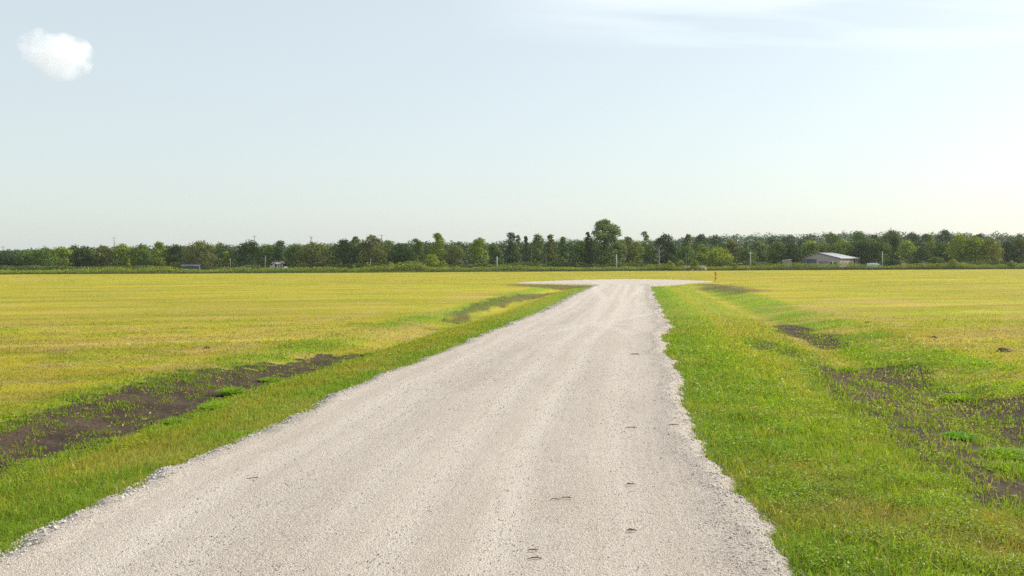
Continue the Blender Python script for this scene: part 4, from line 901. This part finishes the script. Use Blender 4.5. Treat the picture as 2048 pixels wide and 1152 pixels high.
# white vehicle (pickup with tall box) parked beyond the weeds
M_TYRE = simple('tyre_rubber', (.025, .025, .025), .8, .1, 5); M_GLASSD = simple('dark_glass', (.03, .04, .05), .15, .05, 2, spec=.6); M_VWHITE = simple('white_vehicle_paint', (.72, .74, .76), .35, .04, 1.5)
def vehicle(px, D, ang, L, H, mat, label, cat, name, cabf=.32):
    e = local(px, D, ang, name); W2 = .95
    m = MB(); m.slab([(0, -W2, .45), (L*(1-cabf), -W2, .45), (L*(1-cabf), -W2, H), (.08, -W2, H)], (0, 2*W2, 0)); m.build('cargo_box', mat, e, bevel=.06)
    c0 = L*(1-cabf)+.06; m = MB(); m.slab([(c0, -W2*.95, .45), (L, -W2*.95, .45), (L, -W2*.95, .98), (L-.15, -W2*.95, 1.08), (L-.65, -W2*.95, H*.86), (c0, -W2*.95, H*.88)], (0, 2*W2*.95, 0)); cb = m.build('cab', mat, e, bevel=.08)
    m = MB(); m.slab([(c0+.25, -W2*.95-.012, 1.12), (L-.35, -W2*.95-.012, 1.12), (L-.72, -W2*.95-.012, H*.8), (c0+.25, -W2*.95-.012, H*.8)], (0, .01, 0)); m.build('window', M_GLASSD, cb)
    m = MB(); m.slab([(L-.14, -W2*.8, 1.12), (L-.14, W2*.8, 1.12), (L-.60, W2*.8, H*.82), (L-.60, -W2*.8, H*.82)], (.03, 0, .02)); m.build('windscreen', M_GLASSD, cb)
    for xx in (.8, L-.85):
        for s in (-1, 1):
            m = MB(); m.tube([(xx, s*W2-.11, .36), (xx, s*W2+.11, .36)], .36, 18); wq = m.build('wheel', M_TYRE, e)
            m = MB(); m.tube([(xx, s*(W2+.112), .36), (xx, s*(W2+.125), .36)], .20, 12); m.build('rim', M_INS, wq)
    m = MB(); m.box(L+.005, -.75, .7, L+.03, -.5, .85); m.build('headlight', M_INS, e); m = MB(); m.box(L+.005, .5, .7, L+.03, .75, .85); m.build('headlight', M_INS, e)
    return tag(e, label, cat)
vehicle(1736, 296, R(8), 3.9, 1.95, M_VWHITE, 'white boxy truck parked behind the weeds right of the barn', 'truck', 'truck')
# orange machine (small tractor)
e = local(1477, 298, R(5), 'tractor'); M_ORM = simple('faded_orange_paint', (.62, .20, .10), .5, .15, 3)
m = MB(); m.slab([(1.1, -.3, .6), (2.5, -.3, .6), (2.5, -.3, 1.2), (1.1, -.3, 1.35)], (0, .6, 0)); m.build('hood', M_ORM, e, bevel=.05)
m = MB(); m.box(.1, -.42, .55, 1.09, .42, .95); m.build('chassis', M_ORM, e)
m = MB(); m.box(.2, -.3, .955, .75, .3, 1.1); m.box(.15, -.3, 1.1, .25, .3, 1.5); m.build('seat', M_DARK, e)
m = MB(); m.slab([(.0, -.55, 2.0), (1.2, -.55, 1.96), (1.2, .55, 1.96), (0, .55, 2.0)], (0, 0, .08)); m.build('canopy', M_VWHITE, e, bevel=.02)
for a, b_ in ((.05, -.5), (.05, .5), (1.1, -.5), (1.1, .5)):
    m = MB(); m.tube([(a, b_, .9), (a, b_, 1.97)], .03, 6); m.build('post', M_ORM, e)
for xx, r_, w3 in ((.45, .6, .6), (2.2, .38, .48)):
    for s in (-1, 1):
        m = MB(); m.tube([(xx, s*w3-.13, r_), (xx, s*w3+.13, r_)], r_, 20); wq = m.build('wheel', M_TYRE, e)
        m = MB(); m.tube([(xx, s*(w3+.132), r_), (xx, s*(w3+.15), r_)], r_*.55, 14); m.build('rim', M_ORM, wq)
tag(e, 'small orange tractor with pale canopy half hidden behind the weeds', 'tractor')

# ------------------------------------------------------------------ small things near the camera
M_TWIG = simple('dry_twig', (.15, .085, .045), .9, .3, 30)
for i, (px, py, L, a, lb) in enumerate([(1066,1107,.13,.2,'short brown twig, upper of the two close together near the bottom'), (1069,1124,.15,.0,'tan curled twig, lower of the two close together near the bottom'), (1261,971,.15,.1,'single dark twig on the gravel below the wide pair of twigs'), (1263,1064,.13,-.1,'single twig on the gravel towards the bottom right'), (1110,1004,.14,.3,'left twig of a spaced pair in the middle of the road'), (1133,1001,.17,.05,'right longer twig of a spaced pair in the middle of the road'), (1347,855,.20,.0,'dark twig near the right road edge'), (1263,857,.24,.05,'long thin faint twig left of the dark one near the right edge'), (506,960,.20,.1,'brownish twig lying alone on the left half of the road'), (1433,691,.0,.0,''), (1270,709,.32,.0,'long thin twig far up the road, right of its middle')]):
    if not lb: continue
    x, y = G(px, py, .03); m = MB(); q = np.random.default_rng(i); L *= .8; r0 = .005*max(1, y/11)
    for s in range(2 if i < 4 else 1):
        pts = [(-L/2*(1-.3*s), .012*s, .008), (-L/6, .02*q.uniform(-1, 1)+.02*s, .016), (L/6, .02*q.uniform(-1, 1), .014), (L/2, .02*s, .008)]
        m.tube(pts, [r0*.5, r0, r0, r0*.35], 6)
    m.tube([(L/6, 0, .014), (L/3, .03, .03)], [r0*.6, r0*.25], 5)
    o = m.build('twig', M_TWIG, None, smooth=True); o.location = (x, y, float(road_z(np.array([x]), np.array([y]))[0])+.004); o.rotation_euler = (0, 0, a); tag(o, lb, 'twig')
def clump(px, py, W, H, n, tint, label):
    x, y = G(px, py, -.2); r = np.sqrt(rng.uniform(0, 1, n))*W; a = rng.uniform(0, 6.28, n)
    bx, by = np.cos(a)*r*.55, np.sin(a)*r*.45; h = H*rng.uniform(.5, 1.1, n)*(1-.4*r/W)
    V, F, C = blades(bx, by, h, rng.uniform(.010, .022, n)*max(1, y/18), .5+r/W*rng.uniform(.6, 1.3, n), a+rng.normal(0, .4, n), np.array(tint)*rng.uniform(.7, 1.3, (n, 1)), np.zeros(n))
    o = mesh_np('weed_clump', V, F, M_BLADE, col=C); o.location = (x, y, gz(x, y)); return tag(o, label, 'weed clump')
GT = (.24, .40, .035)
for a in [(462,780,.32,.30,420,GT,'upright grass clump alone in the dark soil strip on the left'),
          (440,822,.60,.20,700,(.26,.43,.035),'wide low bright grass clump between dark soil and the left bank'),
          (540,752,.45,.16,420,GT,'flat grass clump in the soil strip right of the upright one'),
          (350,850,.30,.17,320,(.20,.33,.035),'dull green clump at the lower edge of the left soil strip'),
          (205,900,.28,.14,260,(.16,.24,.04),'low clump in the middle of the near left soil'),
          (1915,872,.34,.17,620,(.14,.36,.03),'vivid dark green weed clump in the bare ditch on the right'),
          (1925,790,.7,.18,700,(.25,.40,.035),'broad bright weed clump beyond the ditch on the right'),
          (2010,905,.60,.22,800,(.25,.41,.035),'broad bright weed clump at the right edge in the soil'),
          (2025,945,.55,.2,700,(.25,.40,.035),'second bright weed clump at the right edge, nearer the viewer'),
          (735,705,.35,.16,260,(.17,.27,.03),'small bright clump at the far tip of the left soil strip'),
          (1690,735,.55,.2,500,(.25,.41,.035),'lush clump above the start of the right bare streak')]: clump(*a)
M_CLOD = simple('dark_soil_clod', (.16, .105, .072), .95, .3, 14)
def clod(px, py, s, label, seed):
    x, y = G(px, py, -.05); r = np.random.default_rng(seed); nu, nv = 22, 10; V = []
    for j in range(nv+1):
        el = j/nv*math.pi/2
        for i in range(nu):
            a = i/nu*2*math.pi; V.append((math.cos(a)*math.cos(el)*s*1.3, math.sin(a)*math.cos(el)*s, math.sin(el)*s*.75))
    V = np.array(V); nn = fbm(V[:, 0]/s*1.8+seed+V[:, 1]/s, V[:, 2]/s*2.5+seed*3, seed, 4)-.5; V *= (1+.7*nn)[:, None]; V[:, 2] -= s*.12
    F = [[j*nu+i, j*nu+(i+1) % nu, (j+1)*nu+(i+1) % nu, (j+1)*nu+i] for j in range(nv) for i in range(nu)]
    o = mesh_np('soil_clod', V, np.array(F), M_CLOD); o.location = (x, y, gz(x, y)); tag(o, label, 'soil clod')
clod(2008, 703, .17, 'dark brown clod of soil standing up in the field at the right edge', 3)
clod(1868, 676, .10, 'small brown clod in the mown field left of the bigger one', 5)
clod(1735, 645, .08, 'flat dark clod in the mown field beyond the others', 7)
clod(415, 697, .10, 'dark clod in the mown field on the left', 9)

# ------------------------------------------------------------------ cloud: a small cumulus, real volume far beyond the haze
CD = 2600.0
c0 = Vector(A(112, 108, CD))
S = CD/FPX
bm_s = [(-52, 18, 26), (-30, 26, 26), (-8, 12, 30), (14, 14, 30), (40, 6, 30), (60, -2, 22), (-40, -2, 26), (-10, -12, 32), (22, -20, 34), (44, -22, 26), (6, -34, 22), (-60, -2, 14), (70, -12, 14), (-58, 34, 15)]
import bmesh
bm = bmesh.new()
for k, (a, z, r) in enumerate(bm_s):
    q = bmesh.ops.create_icosphere(bm, subdivisions=3, radius=r*S)
    bmesh.ops.translate(bm, verts=q['verts'], vec=Vector((a*S, rng.uniform(-12, 12)*S, z*S)))
me = bpy.data.meshes.new('cloud'); bm.to_mesh(me); bm.free(); cl = bpy.data.objects.new('cloud', me); COL.objects.link(cl); cl.location = c0
rm = cl.modifiers.new('merge', 'REMESH'); rm.mode = 'VOXEL'; rm.voxel_size = 5.0
b = NB('cloud_vapour'); g = b.n('ShaderNodeTexCoord'); 
nz1 = b.n('ShaderNodeTexNoise'); b.t.links.new(g.outputs['Object'], nz1.inputs['Vector']); nz1.inputs['Scale'].default_value = .022; nz1.inputs['Detail'].default_value = 6; nz1.inputs['Roughness'].default_value = .6
# soft ellipsoidal falloff
ln = b.n('ShaderNodeVectorMath', operation='LENGTH'); mp = b.n('ShaderNodeMapping'); b.t.links.new(g.outputs['Object'], mp.inputs[0])
mp.inputs['Scale'].default_value = (1/(86*S), 1/(60*S), 1/(56*S)); mp.inputs['Rotation'].default_value = (0, R(-12), 0); b.t.links.new(mp.outputs[0], ln.inputs[0])
fall = b.math('SUBTRACT', 1.15, ln.outputs['Value'])
dn = b.math('MULTIPLY', b.ramp(b.math('ADD', b.math('MULTIPLY', fall, .75), b.math('MULTIPLY', b.math('SUBTRACT', nz1.outputs[0], .54), 1.7)), .0, .6), .022)
pv = b.n('ShaderNodeVolumePrincipled'); pv.inputs['Color'].default_value = (1, 1, 1, 1); b.set(pv.inputs['Density'], dn); pv.inputs['Anisotropy'].default_value = .3
b.t.links.new(pv.outputs[0], b.out.inputs['Volume']); me.materials.append(b.m)
tag(cl, 'small lone white cumulus cloud in the upper left sky', 'cloud')

# ------------------------------------------------------------------ haze
m = MB(); m.box(-1550, -1550, -1.6, 1550, 1550, 40)
b = NB('haze_air'); pv = b.n('ShaderNodeVolumePrincipled'); pv.inputs['Color'].default_value = (.80, .90, 1.0, 1); pv.inputs['Density'].default_value = .00008; pv.inputs['Anisotropy'].default_value = .3
b.t.links.new(pv.outputs[0], b.out.inputs['Volume'])
hzo = m.build('haze', b.m); tag(hzo, 'pale bluish summer haze in the air over the field', 'haze', kind='stuff')
